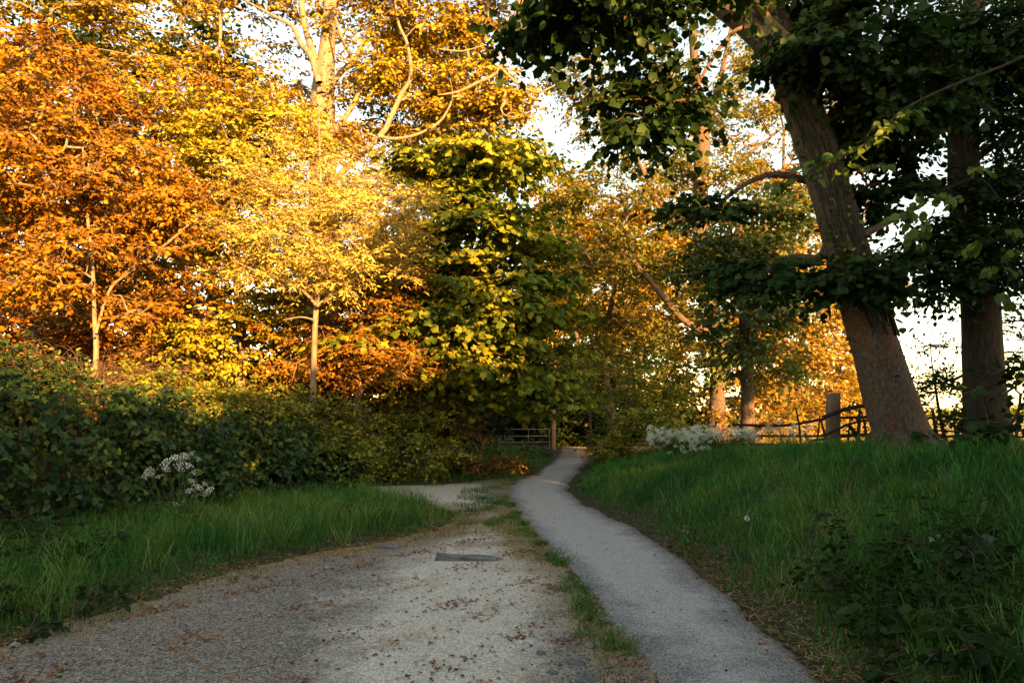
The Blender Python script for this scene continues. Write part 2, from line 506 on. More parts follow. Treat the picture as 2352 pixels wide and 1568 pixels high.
M['ground'] = attr_mix('soil_and_field', 'field', [(.2, (.02, .018, .010)), (.6, (.05, .05, .02)), (.9, (.10, .08, .04))], [(.2, (.22, .15, .03)), (.6, (.34, .24, .05)), (.9, (.44, .33, .09))], 14, .5)
M['track'] = attr_mix('gravel', 'wear_vignette', [(.22, (.038, .033, .028)), (.48, (.175, .155, .135)), (.8, (.46, .415, .365))], [(.22, (.28, .245, .20)), (.48, (.58, .53, .455)), (.8, (.80, .74, .65))], 62, .8,
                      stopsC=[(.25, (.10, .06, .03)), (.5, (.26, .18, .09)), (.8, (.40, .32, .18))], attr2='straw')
M['asphalt'] = attr_mix('worn_asphalt', 'wear_vignette', [(.22, (.06, .057, .057)), (.5, (.22, .21, .21)), (.8, (.46, .44, .43))], [(.22, (.2, .19, .185)), (.5, (.44, .42, .41)), (.8, (.64, .61, .58))], 75, .9,
                        stopsC=[(.25, (.05, .03, .02)), (.5, (.15, .10, .06)), (.8, (.28, .2, .13))], attr2='straw')


def set_attr(me, name, vals):
    a = me.attributes.new(name, 'FLOAT', 'POINT')
    a.data.foreach_set('value', np.asarray(vals, np.float32).ravel())


# ------------------------------------------------------------------ ground, track, path
def axis(lo, hi, step, far, grow=1.22):
    mid = np.arange(lo, hi + 1e-6, step)
    out, s, v = [], step, hi
    while v < far:
        s *= grow; v += s; out.append(v)
    neg, s, v = [], step, lo
    while v > -far:
        s *= grow; v -= s; neg.append(v)
    return np.concatenate([neg[::-1], mid, out])


xs, ys = axis(-10, 10, .28, 900), axis(-3, 30, .28, 900)
X, Y = np.meshgrid(xs, ys)
Z = hgt(X, Y)
nx, ny = len(xs), len(ys)
i, j = np.meshgrid(np.arange(nx - 1), np.arange(ny - 1))
a = (j * nx + i).ravel()
me = mesh_from('ground', np.stack([X, Y, Z], -1).reshape(-1, 3), quads=np.stack([a, a + 1, a + nx + 1, a + nx], -1), mat=M['ground'], smoothed=True)
set_attr(me, 'field', (smooth(.6, 2.5, fence_n(X, Y)) * smooth(5.5, 9, X - .12 * (Y - 13))).ravel())
tag(link('ground', me), 'earth bank and meadow under the trees', kind='structure')


def strip(name, ylo, yhi, dy, fl, fr, lift, nacross, mat, attrs, edge=.03, wobble=.06):
    yy = np.arange(ylo, yhi, dy)
    L = fl(yy) + wobble * (wob(yy * 2.1, yy * 1.1) + .5 * wob(yy * 6, yy * 5)); Rr = fr(yy) + wobble * (wob(yy * 1.9 + 4, yy * 1.4) + .5 * wob(yy * 7, yy * 4))
    t = np.linspace(0, 1, nacross)
    Xs = L[:, None] * (1 - t) + Rr[:, None] * t
    Ys = np.repeat(yy[:, None], nacross, 1)
    prof = np.ones(nacross); prof[0] = prof[-1] = 0
    Zs = hgt(Xs, Ys) + prof * lift - (1 - prof) * edge
    n, m_ = Xs.shape
    i, j = np.meshgrid(np.arange(m_ - 1), np.arange(n - 1))
    a = (j * m_ + i).ravel()
    me = mesh_from(name, np.stack([Xs, Ys, Zs], -1).reshape(-1, 3), quads=np.stack([a, a + 1, a + m_ + 1, a + m_], -1), mat=mat, smoothed=True)
    for k, f in attrs.items():
        set_attr(me, k, f(Xs, Ys, t[None, :] + 0 * Xs).ravel())
    return tag(link(name, me), kind='structure')


def track_wear_vignette(x, y, t):
    # pale middle band: wheel wear plus a bright-centre vignette painted into the colour
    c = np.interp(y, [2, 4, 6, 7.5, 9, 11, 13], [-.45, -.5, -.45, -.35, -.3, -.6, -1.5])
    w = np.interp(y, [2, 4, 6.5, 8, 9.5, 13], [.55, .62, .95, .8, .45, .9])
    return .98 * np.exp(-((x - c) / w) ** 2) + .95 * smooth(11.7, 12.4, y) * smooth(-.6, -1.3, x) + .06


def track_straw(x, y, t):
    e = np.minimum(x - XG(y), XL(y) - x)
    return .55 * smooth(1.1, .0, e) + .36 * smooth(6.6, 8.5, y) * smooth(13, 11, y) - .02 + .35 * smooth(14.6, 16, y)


strip('gravel_track', -2.5, 17.5, .1, XG, lambda y: XL(y) + .12, .012, 44, M['track'], {'wear_vignette': track_wear_vignette, 'straw': track_straw}, edge=.02, wobble=.16)
strip('path', -2.5, 31, .08, XL, XR, .035, 24, M['asphalt'],
      {'wear_vignette': lambda x, y, t: .25 + .6 * smooth(.0, .3, t) * smooth(1, .6, t) * smooth(3, 8, y) + .25 * np.exp(-((t - .5) / .2) ** 2),
       'straw': lambda x, y, t: .55 * smooth(.8, 1, t) + .6 * smooth(19, 25, y)}, edge=.03, wobble=.08)  # litter on the right edge; far end darkened in colour to stand for shade


# ------------------------------------------------------------------ grass and litter
def blades(pos, h, w, lean, col=None, seg=2):
    g = Geo()
    n = len(pos)
    az = RNG.uniform(0, 2 * math.pi, n)
    d = np.stack([np.cos(az), np.sin(az), np.zeros(n)], -1)
    fz = RNG.uniform(0, 2 * math.pi, n)
    s = np.stack([np.cos(fz), np.sin(fz), np.zeros(n)], -1) * (w[:, None] / 2)
    up = np.array([0, 0, 1.0])
    ln = lean[:, None]; hh = h[:, None]
    m1 = pos + d * ln * hh * .32 + up * hh * .62
    tp = pos + d * ln * hh * 1.1 + up * hh * (1 - .35 * ln)
    V = np.stack([pos - s, pos + s, m1 - s * .8, m1 + s * .8, tp], 1).reshape(-1, 3)
    b = (np.arange(n) * 5)[:, None]
    Q = b + np.array([[0, 1, 3, 2]])
    T = b + np.array([[2, 3, 4]])
    g.add(V, T, Q)
    return g


def scatter(n, x0, x1, y0, y1, keep):
    x = RNG.uniform(x0, x1, n); y = RNG.uniform(y0, y1, n)
    k = keep(x, y) > RNG.uniform(0, 1, n)
    x, y = x[k], y[k]
    return np.stack([x, y, hgt(x, y)], -1)


# left verge: long lush grass
def keep_left(x, y):
    e = XG(y) - x
    clump = .3 + .7 * smooth(-.25, .3, wob(x * 3.1 + 1, y * 3.4) + .5 * wob(x * 8.3, y * 7.9))
    return clump * smooth(-.22, .3, e + .2 * wob(x * 2, y * 2) + .1 * wob(x * 7, y * 6)) * smooth(1.4, .2, XI(y) - x - .3) * (x > -.86 * y - 1.0) * np.where((y > 12.3) & (y < 15.0), smooth(2.0, 4.0, -x - .9 + (y - 12.3) * 0), 1)


p = scatter(140000, -9, 0, 3.2, 12.9, keep_left)
e = XG(p[:, 1]) - p[:, 0]
tuft = .66 + .75 * np.maximum(wob(p[:, 0] * 2.3, p[:, 1] * 2.6), -.5) + .4 * (wob(p[:, 0] * 3.3 + 1, p[:, 1] * 3.9) > .45)
h = (.05 + .29 * smooth(-.1, .9, e)) * tuft * RNG.uniform(.4, 1.3, len(p))
tag(blades(p, h, RNG.uniform(.0035, .008, len(p)), RNG.uniform(.15, 1.25, len(p))).build('verge_grass', M['grass']), 'long green grass on the verge below the ivy', 'grass', kind='stuff')


def keep_right(x, y):
    s = x - XR(y)
    clump = .35 + .65 * smooth(-.25, .3, wob(x * 2.9, y * 3.1 + 2) + .5 * wob(x * 7.7, y * 8.1))
    return clump * smooth(.0, .35, s + .12 * wob(x * 2, y * 2)) * (fence_n(x, y) < 1.0) * (x < .86 * y + 1.2)


p = scatter(235000, 1.0, 11, 2.6, 22, keep_right)
# thin with distance
p = p[RNG.uniform(0, 1, len(p)) < np.interp(p[:, 1], [3, 8, 14, 22], [1, .9, .6, .3])]
s = p[:, 0] - XR(p[:, 1])
tuft = .76 + .65 * np.maximum(wob(p[:, 0] * 1.9, p[:, 1] * 2.2), -.6) + .3 * (wob(p[:, 0] * 4.1 + 2, p[:, 1] * 3.7) > .45)
h = (.08 + .19 * smooth(.05, .8, s)) * np.interp(p[:, 1], [4, 8, 11, 14], [1.2, 1.1, .9, .85]) * tuft * RNG.uniform(.4, 1.35, len(p))
tag(blades(p, h, RNG.uniform(.0035, .0075, len(p)) * np.interp(p[:, 1], [3, 10, 20], [1, 1.4, 2.2]), RNG.uniform(.15, 1.25, len(p))).build('bank_grass', M['grass']), 'green grass covering the bank right of the path', 'grass', kind='stuff')


def tussocks(spots, n, r, h0, h1):
    c = np.array(spots)
    k = np.repeat(np.arange(len(c)), n)
    q = RNG.normal(0, 1, (len(k), 2)) * r
    P = np.stack([c[k, 0] + q[:, 0], c[k, 1] + q[:, 1], np.zeros(len(k))], -1)
    P[:, 2] = hgt(P[:, 0], P[:, 1])
    return blades(P, RNG.uniform(h0, h1, len(P)), RNG.uniform(.004, .009, len(P)), RNG.uniform(.5, 1.6, len(P)))


sp_ = []
while len(sp_) < 150:
    x_, y_ = RNG.uniform(-6, 0), RNG.uniform(4.2, 12.6)
    if XI(y_) + .2 < x_ < XG(y_) - .15: sp_.append((x_, y_))
tag(tussocks(sp_, 46, .09, .16, .5).build('verge_tussocks', M['tussock']), 'arching tussock blades among the verge grass', 'grass', kind='stuff')
sp_ = []
while len(sp_) < 280:
    x_, y_ = RNG.uniform(1.5, 9), RNG.uniform(3.2, 14)
    if x_ > XR(y_) + .25 and fence_n(x_, y_) < .6 and x_ < .8 * y_ + .6: sp_.append((x_, y_))
tag(tussocks(sp_, 40, .08, .14, .4).build('bank_tussocks', M['tussock']), 'arching tussock blades among the bank grass', 'grass', kind='stuff')
sp_ = []
for px, py in [(1288, 1268), (1296, 1285), (1318, 1330), (1328, 1352), (1340, 1375), (1350, 1398), (1225, 1196), (1210, 1175), (1190, 1160), (1150, 1150), (1120, 1165), (1090, 1172), (1110, 1140), (1175, 1185), (1200, 1215), (1240, 1222), (1262, 1245), (1376, 1430), (1400, 1470), (1130, 1195), (1060, 1200)]:
    d_ = FPX * EYE / (py - HOR)
    for _ in range(4): sp_.append(((px - 1176) / FPX * d_ + RNG.normal(0, .07), d_ + RNG.normal(0, .12)))
sp_ = [(min(x_, float(XL(y_)) - .04), y_) for x_, y_ in sp_]
tag(tussocks(sp_, 45, .05, .03, .12).build('strip_tufts', M['tuft']), 'green grass tufts in the ragged strip between track and path', 'grass', kind='stuff')
sp_ = [(x_, y_) for x_, y_ in zip(RNG.uniform(-3.2, 1.2, 260), RNG.uniform(15.2, 27, 260)) if x_ < XL(y_) - .15]
tag(tussocks(sp_, 40, .16, .08, .3).build('gate_grass', M['grass']), 'rough grass under the bushes before the gate', 'grass', kind='stuff')


# short dry turf between track and path and round the side path
def keep_turf(x, y):
    e = XL(y) - x
    patch = smooth(-.1, .35, wob(x * .9 + 1, y * 1.5))
    strip_ = smooth(.1 + .3 * patch, .02, np.abs(e - .14 + .14 * wob(y * 1.1, y * .7))) * smooth(3.0, 5, y) * (.06 + .94 * patch) * (y < 12)
    left_ = smooth(.55, .0, np.abs(x - XG(y) - .1 + .25 * wob(x * 1.7, y * 1.9))) * (.1 + .6 * (wob(x * 2.2, y * 2.5) > .1)) * (y < 11)
    mid = smooth(8.4, 10.2, y) * (x > XG(y)) * (e > 0) * (.10 + .9 * smooth(-.05, .3, wob(x * 1.1 + 3, y * .9))) * (y < 17)
    strip_ = strip_ + left_
    mid = mid * np.where((y > 12.2) & (y < 14.8) & (x < -1.0), .04, 1)
    return np.clip(strip_ + mid, 0, 1) * .9


p = scatter(125000, -4.6, 1.2, 2.6, 17, keep_turf)
tag(blades(p, RNG.uniform(.02, .10, len(p)), RNG.uniform(.003, .008, len(p)), RNG.uniform(.3, 1.1, len(p))).build('dry_turf', M['turf']), 'short yellowing turf between the track and the path', 'grass', kind='stuff')


def litter(n, x0, x1, y0, y1, keep, ln=(.02, .11), wd=(.0012, .003), lift=.022):
    p = scatter(n, x0, x1, y0, y1, keep)
    n = len(p)
    az = RNG.uniform(0, 2 * math.pi, n)
    d = np.stack([np.cos(az), np.sin(az), RNG.normal(0, .12, n)], -1) * RNG.uniform(*ln, n)[:, None]
    s = np.stack([-np.sin(az), np.cos(az), np.zeros(n)], -1) * RNG.uniform(*wd, n)[:, None]
    p = p + np.array([0, 0, 1.0]) * (lift + RNG.uniform(0, .02, n))[:, None]
    bend = np.stack([-np.sin(az), np.cos(az), np.full(n, .4)], -1) * RNG.normal(0, .018, n)[:, None]
    V = np.stack([p - s, p + s, p + d * .5 + bend + s, p + d * .5 + bend - s, p + d], 1).reshape(-1, 3)
    b = (np.arange(n) * 5)[:, None]
    g = Geo()
    g.add(V, b + np.array([[3, 2, 4]]), b + np.array([[0, 1, 2, 3]]))
    return g


def keep_straw(x, y):
    sr = x - XR(y)
    a_ = smooth(.6, .0, np.abs(sr - .12 - .1 * wob(x * 2, y * 1.6))) * smooth(12, 6, y) * (.45 + .55 * (wob(x * 2.7, y * 2.1 + 1) > -.1))
    el = XL(y) - x
    b_ = smooth(.3, .05, np.abs(el - .18)) * smooth(9, 5, y)
    c_ = smooth(1.0, 0, np.abs(x - XG(y) - .2)) * (y < 10.5) * (.35 + .65 * (wob(x * 1.9, y * 2.3) > 0))
    d_ = (.75 * (wob(x * 2.4 + 2, y * 2.9) > .42) + .09) * (x > XG(y)) * (x < XL(y)) * (y < 9.5)
    return np.clip(.9 * a_ + .7 * b_ + .6 * c_ + d_, 0, 1)


tag(litter(90000, -5.5, 4, 2.4, 13, keep_straw).build('straw_litter', M['straw']), 'dry straw and dead stalks along the edges of track and path', 'straw', kind='stuff')


# fallen leaves and bark flakes in drifts over the track
def keep_flakes(x, y):
    e = np.minimum(x - XG(y), XL(y) - x)
    drift = smooth(.15, .6, wob(x * 2.9 + 5, y * 3.3)) + .5 * smooth(.3, .7, wob(x * 6.1, y * 5.3 + 2))
    return (e > -.2) * np.clip(.04 + .8 * drift * smooth(1.7, .2, np.abs(e - .4)) + .25 * drift, 0, 1) * (y < 12)


def keep_edge(x, y):
    sr = x - XR(y)
    return np.clip(.5 * smooth(.5, 0, np.abs(sr - .1)) * (.3 + .7 * (wob(x * 3, y * 2.6) > 0)) * smooth(11, 6, y) + .012 * ((sr < 0) & (x > XL(y))), 0, 1)


p = np.vstack([scatter(48000, -5, 1.1, 2.5, 12, keep_flakes), scatter(16000, 0, 3, 2.5, 14, keep_edge) + np.array([0, 0, .022])])
n = len(p)
g = Geo()
leaves(g, p + np.array([0, 0, .02]), RNG.normal(0, 1, (n, 3)) * np.array([1, 1, .15]), np.array([0, 0, 1.0]) + RNG.normal(0, .3, (n, 3)), RNG.uniform(.010, .045, n), 'rhomb')
tag(g.build('leaf_litter', M['flake']), 'reddish brown fallen leaves and flakes in drifts on the gravel track', 'leaf litter', kind='stuff')

# loose gravel
def pebbles(n, x0, x1, y0, y1, keep, size):
    p = scatter(n, x0, x1, y0, y1, keep)
    n = len(p)
    tv = np.array([(1, 0, 0), (.3, .9, 0), (-.8, .6, 0), (-.8, -.6, 0), (.3, -.9, 0), (.1, 0, .62)])
    V = tv[None] * (1 + RNG.normal(0, .18, (n, 6, 1)))
    r = RNG.uniform(0, 6.28, n)
    c, s_ = np.cos(r)[:, None], np.sin(r)[:, None]
    V = np.stack([V[..., 0] * c - V[..., 1] * s_, V[..., 0] * s_ + V[..., 1] * c, V[..., 2]], -1)
    sz = np.minimum(size[0] * np.exp(RNG.exponential(size[1], n)), .03)
    V = V * sz[:, None, None] + p[:, None, :] + np.array([0, 0, .009])
    F = np.array([(0, 1, 5), (1, 2, 5), (2, 3, 5), (3, 4, 5), (4, 0, 5)])
    g = Geo()
    g.add(V.reshape(-1, 3), (F[None] + (np.arange(n) * 6)[:, None, None]).reshape(-1, 3))
    return g


tag(pebbles(9000, -.3, 1.2, 2.6, 11, lambda x, y: smooth(.16, 0, np.abs(x - XL(y) + .05)) * np.interp(y, [3, 7, 11], [1, .8, .4]), (.006, .3)).build('path_edge_crumbs', M['crumb']), 'dark asphalt crumbs along the broken left edge of the path', 'gravel', kind='stuff')
tag(pebbles(26000, -5, 1.1, 2.6, 12, lambda x, y: ((x > XG(y) + .05) & (x < XL(y) - .02)) * np.interp(y, [3, 7, 12], [1, .7, .3]), (.0045, .34)).build('gravel', M['pebble']), 'loose stone chips scattered over the gravel track', 'gravel', kind='stuff')


# ------------------------------------------------------------------ plants
def crown_points(lobes, clump=True):
    out, ctr = [], []
    for c, r, n in lobes:
        c = np.asarray(c, float); r = np.asarray(r, float) * np.ones(3)
        if not clump:
            d = unit(RNG.normal(0, 1, (n, 3)))
            out.append(c + d * (RNG.uniform(.15, 1.0, n) ** .6)[:, None] * r)
            ctr.append(np.repeat(c[None], n, 0))
            continue
        m_ = max(2, int(round(n / 3.2)))
        d = unit(RNG.normal(0, 1, (m_, 3)))
        rad = RNG.uniform(.3, 1.0, m_) ** .55
        cl = c + d * rad[:, None] * r
        k_ = RNG.integers(0, m_, n)
        w_ = max(.22, min(.55, .22 * float(r[0]) + .1))
        out.append(cl[k_] + RNG.normal(0, 1, (n, 3)) * np.array([w_, w_, w_ * .28]))
        ctr.append(np.repeat(c[None], n, 0))
    return np.concatenate(out), np.concatenate(ctr)


def sprays(g, tips, ctr, leaf, size, twigs=5, per=7, length=.55, flat=.35, droop=.35, up=.65, out=.5, spread=.5, twig_geo=None, dens=1.0):
    """leafy sprays round every tip: twigs that leave the tip and carry leaves in pairs"""
    n = len(tips)
    O = unit(tips - ctr + RNG.normal(0, .05, tips.shape))
    K = n * twigs
    T0 = np.repeat(tips, twigs, 0)
    O0 = np.repeat(O, twigs, 0)
    D = unit(O0 * spread + RNG.normal(0, 1, (K, 3)) * np.array([1, 1, flat]))
    L = length * RNG.uniform(.5, 1.25, K)
    if twig_geo is not None:
        k = RNG.uniform(0, 1, K) < .8
        a_ = T0[k]; b_ = T0[k] + D[k] * (L[k] * .8)[:, None] - np.array([0, 0, 1]) * (droop * .35 * L[k])[:, None]
        s_ = unit(np.cross(D[k], RNG.normal(0, 1, (k.sum(), 3)))) * .004 * (1 + length)
        V = np.stack([a_ - s_, a_ + s_, b_ + s_ * .4, b_ - s_ * .4], 1).reshape(-1, 3)
        twig_geo.add(V, None, (np.arange(k.sum()) * 4)[:, None] + np.array([[0, 1, 2, 3]]))
    m = K * per
    u = np.tile(np.linspace(.15, 1, per), K) + RNG.uniform(-.07, .07, m)
    Dr = np.repeat(D, per, 0); Lr = np.repeat(L, per)
    pos = np.repeat(T0, per, 0) + Dr * (u * Lr)[:, None] - np.array([0, 0, 1]) * (droop * .5 * Lr * u * u)[:, None]
    side = unit(np.cross(Dr, np.array([0, 0, 1.0])) + 1e-6) * np.where(np.arange(m) % 2, 1, -1)[:, None]
    A = Dr * .6 + side * RNG.uniform(.3, 1.1, m)[:, None] + RNG.normal(0, .3, (m, 3)) - np.array([0, 0, 1]) * droop
    N = np.array([0, 0, 1]) * up + np.repeat(O0, per, 0) * out + RNG.normal(0, .42, (m, 3))
    sz = size * RNG.uniform(.6, 1.2, m)
    if dens < 1:
        k = RNG.uniform(0, 1, m) < dens
        pos, A, N, sz = pos[k], A[k], N[k], sz[k]
    pos = pos + unit(A) * (sz * .15)[:, None]
    if g is None:
        return pos, A, N, sz
    leaves(g, pos, A, N, sz, leaf)
    return None


def skeleton(start, tips, rtip=.006, maxr=.12, power=.5, arch=.12):
    """joins every tip to the nearest wood already grown; gives chains with radii"""
    nodes_ = [np.asarray(p, float) for p, _ in start]
    cap_ = [r for _, r in start]
    parent = [-1] * len(nodes_)
    for k in range(1, len(nodes_)):
        parent[k] = k - 1
    n0 = len(nodes_)
    P = np.array(nodes_)
    d0 = np.min(np.linalg.norm(tips[:, None] - P[None], axis=2), 1)
    chains = []
    arr = np.zeros((n0 + len(tips) * 4, 3)); arr[:n0] = P
    cnt = n0
    for t in np.argsort(d0):
        p = tips[t]
        dd = arr[:cnt] - p
        dist = np.sqrt((dd ** 2).sum(1)) + np.maximum(dd[:, 2], 0) * .6
        q = int(np.argmin(dist))
        L = np.linalg.norm(arr[q] - p)
        ch = [q]
        prev = q
        steps = 3
        off = RNG.normal(0, .09, 3) * L
        for s_ in range(1, steps + 1):
            f = s_ / steps
            b = 4 * f * (1 - f)
            v = arr[q] * (1 - f) + p * f + off * b + np.array([0, 0, arch * L * b])
            arr[cnt] = v
            parent.append(prev); cap_.append(maxr)
            prev = cnt; ch.append(cnt); cnt += 1
        chains.append(ch)
    w = np.zeros(cnt)
    for ch in chains:
        w[ch[-1]] += 1
    for k in range(cnt - 1, n0 - 1, -1):
        if parent[k] >= 0: w[parent[k]] += w[k]
    rad = np.minimum(rtip * np.maximum(w, 1) ** power, np.array(cap_))
    return arr, chains, rad


def reseed(text):
    global RNG
    RNG = np.random.default_rng(sum(ord(c_) * (i_ + 1) for i_, c_ in enumerate(text)) % 100003)


def plant(name, label, cat, base, start, lobes, leaf, size, mat, bark, group=None, limbs=(), trunk=True, sides=10, lump=.05, spray=None, rtip=.006, maxr=.1,
          crown_name='crown', twig_mat=None, wood_name='twigs', tsub=4, arch=.12, clump=True):
    """start: (point, radius) line of the trunk; lobes: (centre, radii, tips)"""
    reseed(label)
    base = np.asarray(base, float)
    root = thing(name, base, label, cat, group)
    P = [np.asarray(p, float) for p, _ in start]; Rd = [r for _, r in start]
    SP, SR = spline(P, Rd, tsub)
    if trunk:
        g = Geo()
        tube(g, SP, SR, sides, lump)
        g.build('trunk', bark, root, base, True)
    sk = list(zip(SP, SR))
    sk = sk[len(sk) // 5:] if trunk else sk
    for lp, lr in limbs:
        LP, LR = spline(lp, lr, 4)
        g = Geo()
        tube(g, LP, LR, 8, .04)
        g.build('limb', bark, root, base, True)
        sk += list(zip(LP, LR))
    tips, ctr = crown_points(lobes, clump)
    arr, chains, rad = skeleton(sk, tips, rtip, maxr, arch=arch)
    g = Geo()
    for ch in chains:
        rr = rad[ch].copy(); rr[0] = min(rr[0], rr[1] * 1.3)
        tube(g, arr[ch], rr, 4, 0, False)
    tw = g if (spray or {}).get('twiggy', True) else None
    sp = dict(spray or {}); sp.pop('twiggy', None)
    lg = Geo()
    sprays(lg, tips, ctr, leaf, size, twig_geo=tw, **sp)
    o = g.build(wood_name, twig_mat or bark, root, base, True)
    o['kind'] = 'stuff'
    c = lg.build(crown_name, mat, root, base)
    c['kind'] = 'stuff'
    return root, tips, ctr, sk


def line(pts, d, w=None):
    """polyline through frame pixels at distance d (number or list); w = widths in pixels -> radii"""
    n = len(pts)
    ds = [d] * n if np.isscalar(d) else d
    P = [at(x, y, q) for (x, y), q in zip(pts, ds)]
    if w is None:
        return P
    return P, [.5 * k * q / FPX for k, q in zip(w, ds)]


def lobe(px, py, d, rx, ry, n, rz=None):
    """crown lobe centred on a frame pixel; rx, ry in pixels there"""
    k = d / FPX
    return (at(px, py, d), (rx * k, (rz if rz is not None else .8 * rx) * k, ry * k), n)


LEAFPARTS = {}


def leaf_parts(root, kind, mat, pos, A, N, sz, name='leaf'):
    """single leaves as parts of a thing; alike leaves share one mesh"""
    key = (kind, mat.name)
    if key not in LEAFPARTS:
        tv, tf = LEAF[kind]
        LEAFPARTS[key] = mesh_from(kind + '_leaf', tv, tri=tf, mat=mat)
    me = LEAFPARTS[key]
    from mathutils import Matrix
    A, B, N = frames(A, N)
    b = root.location
    for p_, a_, b_, n_, s_ in zip(pos, A, B, N, sz):
        o = bpy.data.objects.new(name, me)
        o.parent = root
        o.matrix_basis = Matrix(((a_[0] * s_, b_[0] * s_, n_[0] * s_, p_[0] - b[0]), (a_[1] * s_, b_[1] * s_, n_[1] * s_, p_[1] - b[1]), (a_[2] * s_, b_[2] * s_, n_[2] * s_, p_[2] - b[2]), (0, 0, 0, 1)))
        COL.objects.link(o)


def gz(x, y):
    return float(hgt(x, y))


def ground_hit(px, py):
    # where the sight line through a frame pixel meets the terrain
    for d in np.arange(2.5, 40, .04):
        p_ = at(px, py, d)
        if p_[2] <= gz(p_[0], d):
            return d
    return 40.0


# ---- left: tall tree with pale limbs, 20 m away
D = 19.0
b = at(745, 900, D); b[2] = gz(b[0], b[1])
st = [(b, .48), (at(742, 640, D), .42), (at(742, 330, D), .36), (at(742, 215, D), .33), (at(752, 100, D), .22), (at(760, -20, D), .19), (at(768, -200, D), .12)]
lim = [line([(738, 215), (722, 130), (702, 70), (690, -10), (675, -120)], D - .3, [30, 24, 20, 18, 10]),
       line([(733, 190), (715, 130), (690, 100), (672, 62), (630, 38), (560, 0)], D - .6, [24, 22, 18, 14, 10, 6]),
       line([(748, 225), (780, 170), (815, 135), (850, 60), (870, -40)], D - .2, [24, 20, 16, 12, 8]),
       line([(742, 330), (800, 260), (827, 202), (820, 155), (789, 97), (770, 40)], D - .9, [22, 18, 14, 13, 11, 8]),
       line([(760, 420), (872, 313), (897, 270), (922, 216), (944, 173), (935, 100), (915, 54), (905, -20)], D - 1.2, [24, 20, 18, 16, 14, 11, 10, 7]),
       line([(872, 313), (904, 319), (955, 310), (1005, 284), (1030, 250), (1040, 222)], D - 1.4, [14, 11, 10, 9, 7, 4]),
       line([(760, -40), (980, -150), (1195, -70), (1188, 30), (1168, 100), (1149, 155)], D - 1.6, [26, 26, 24, 21, 18, 13]),
       line([(1149, 155), (1130, 175), (1095, 191), (1052, 211), (1005, 219)], D - 1.7, [13, 11, 10, 9, 5]),
       line([(1149, 155), (1174, 180), (1203, 203), (1239, 212), (1275, 196)], D - 1.7, [11, 10, 9, 8, 5]),
       line([(1010, 113), (1060, 118), (1110, 105)], D - 1.6, [6, 5, 3]),
       line([(1150, 250), (1160, 265), (1190, 270)], D - 1.5, [6, 5, 3])]
lim = [(p_, [r_ * .72 for r_ in q_]) for p_, q_ in lim]
lo = [lobe(120, 60, D + 2, 230, 120, 60), lobe(330, 70, D + 1.5, 200, 110, 55), lobe(560, 50, D + 1, 120, 60, 18), lobe(520, 190, D + 1, 130, 60, 28), lobe(640, 160, D + .6, 70, 60, 10),
      lobe(640, 270, D, 110, 70, 34), lobe(860, 60, D, 100, 70, 36), lobe(990, 60, D, 110, 80, 50), lobe(1110, 50, D, 80, 70, 30), lobe(880, 170, D - .5, 90, 60, 30), lobe(1040, 170, D, 140, 60, 44),
      lobe(1170, 200, D, 60, 70, 22), lobe(1010, 270, D + .5, 130, 60, 44), lobe(1150, 290, D + .3, 80, 60, 26), lobe(820, 260, D + .3, 90, 60, 28), lobe(760, 20, D + 1, 90, 50, 14), lobe(760, -200, D, 420, 120, 50)]
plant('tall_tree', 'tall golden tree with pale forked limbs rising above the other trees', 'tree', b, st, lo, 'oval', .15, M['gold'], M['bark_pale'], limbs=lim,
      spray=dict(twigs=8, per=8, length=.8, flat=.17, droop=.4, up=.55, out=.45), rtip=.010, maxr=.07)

# ---- left: forked sapling tree on the bank
D = 12.6
b = at(222, 850, D); b[2] = gz(b[0], b[1])
st = [(b, .06), (at(221, 800, D), .048), (at(218, 742, D), .042), (at(216, 690, D), .036), (at(212, 600, D), .032), (at(203, 520, D), .027), (at(196, 430, D), .02), (at(190, 340, D), .014)]
lim = [line([(220, 765), (232, 725), (242, 690), (264, 650), (318, 612), (400, 545), (440, 512), (500, 470)], D - .1, [8, 7, 7, 6, 6, 6, 5, 3]),
       line([(205, 560), (262, 560), (245, 500), (215, 440)], D, [5, 5, 4, 3]), line([(214, 640), (150, 600), (100, 590), (40, 640)], D - .2, [5, 4, 3, 3])]
lo = [lobe(70, 260, D, 140, 90, 54), lobe(200, 330, D, 130, 90, 50), lobe(60, 420, D, 110, 80, 44), lobe(310, 420, D, 110, 80, 44), lobe(180, 500, D + .3, 110, 60, 30), lobe(420, 470, D, 90, 70, 30), lobe(60, 610, D - .3, 80, 60, 22), lobe(340, 520, D + .4, 80, 50, 16), lobe(110, 160, D + .3, 120, 60, 34), lobe(150, 640, D - .4, 60, 50, 10), lobe(300, 690, D - .4, 70, 40, 10), lobe(180, 560, D - .5, 60, 30, 7), lobe(380, 600, D - .4, 60, 30, 7)]
plant('forked_sapling', 'slim pale tree forked low into a v above the ivy bank', 'tree', b, st, lo, 'oval', .10, M['amber'], M['bark_pale'], limbs=lim, sides=9,
      spray=dict(twigs=8, per=8, length=.5, flat=.2, droop=.4, up=.45, out=.4), rtip=.006, maxr=.03)

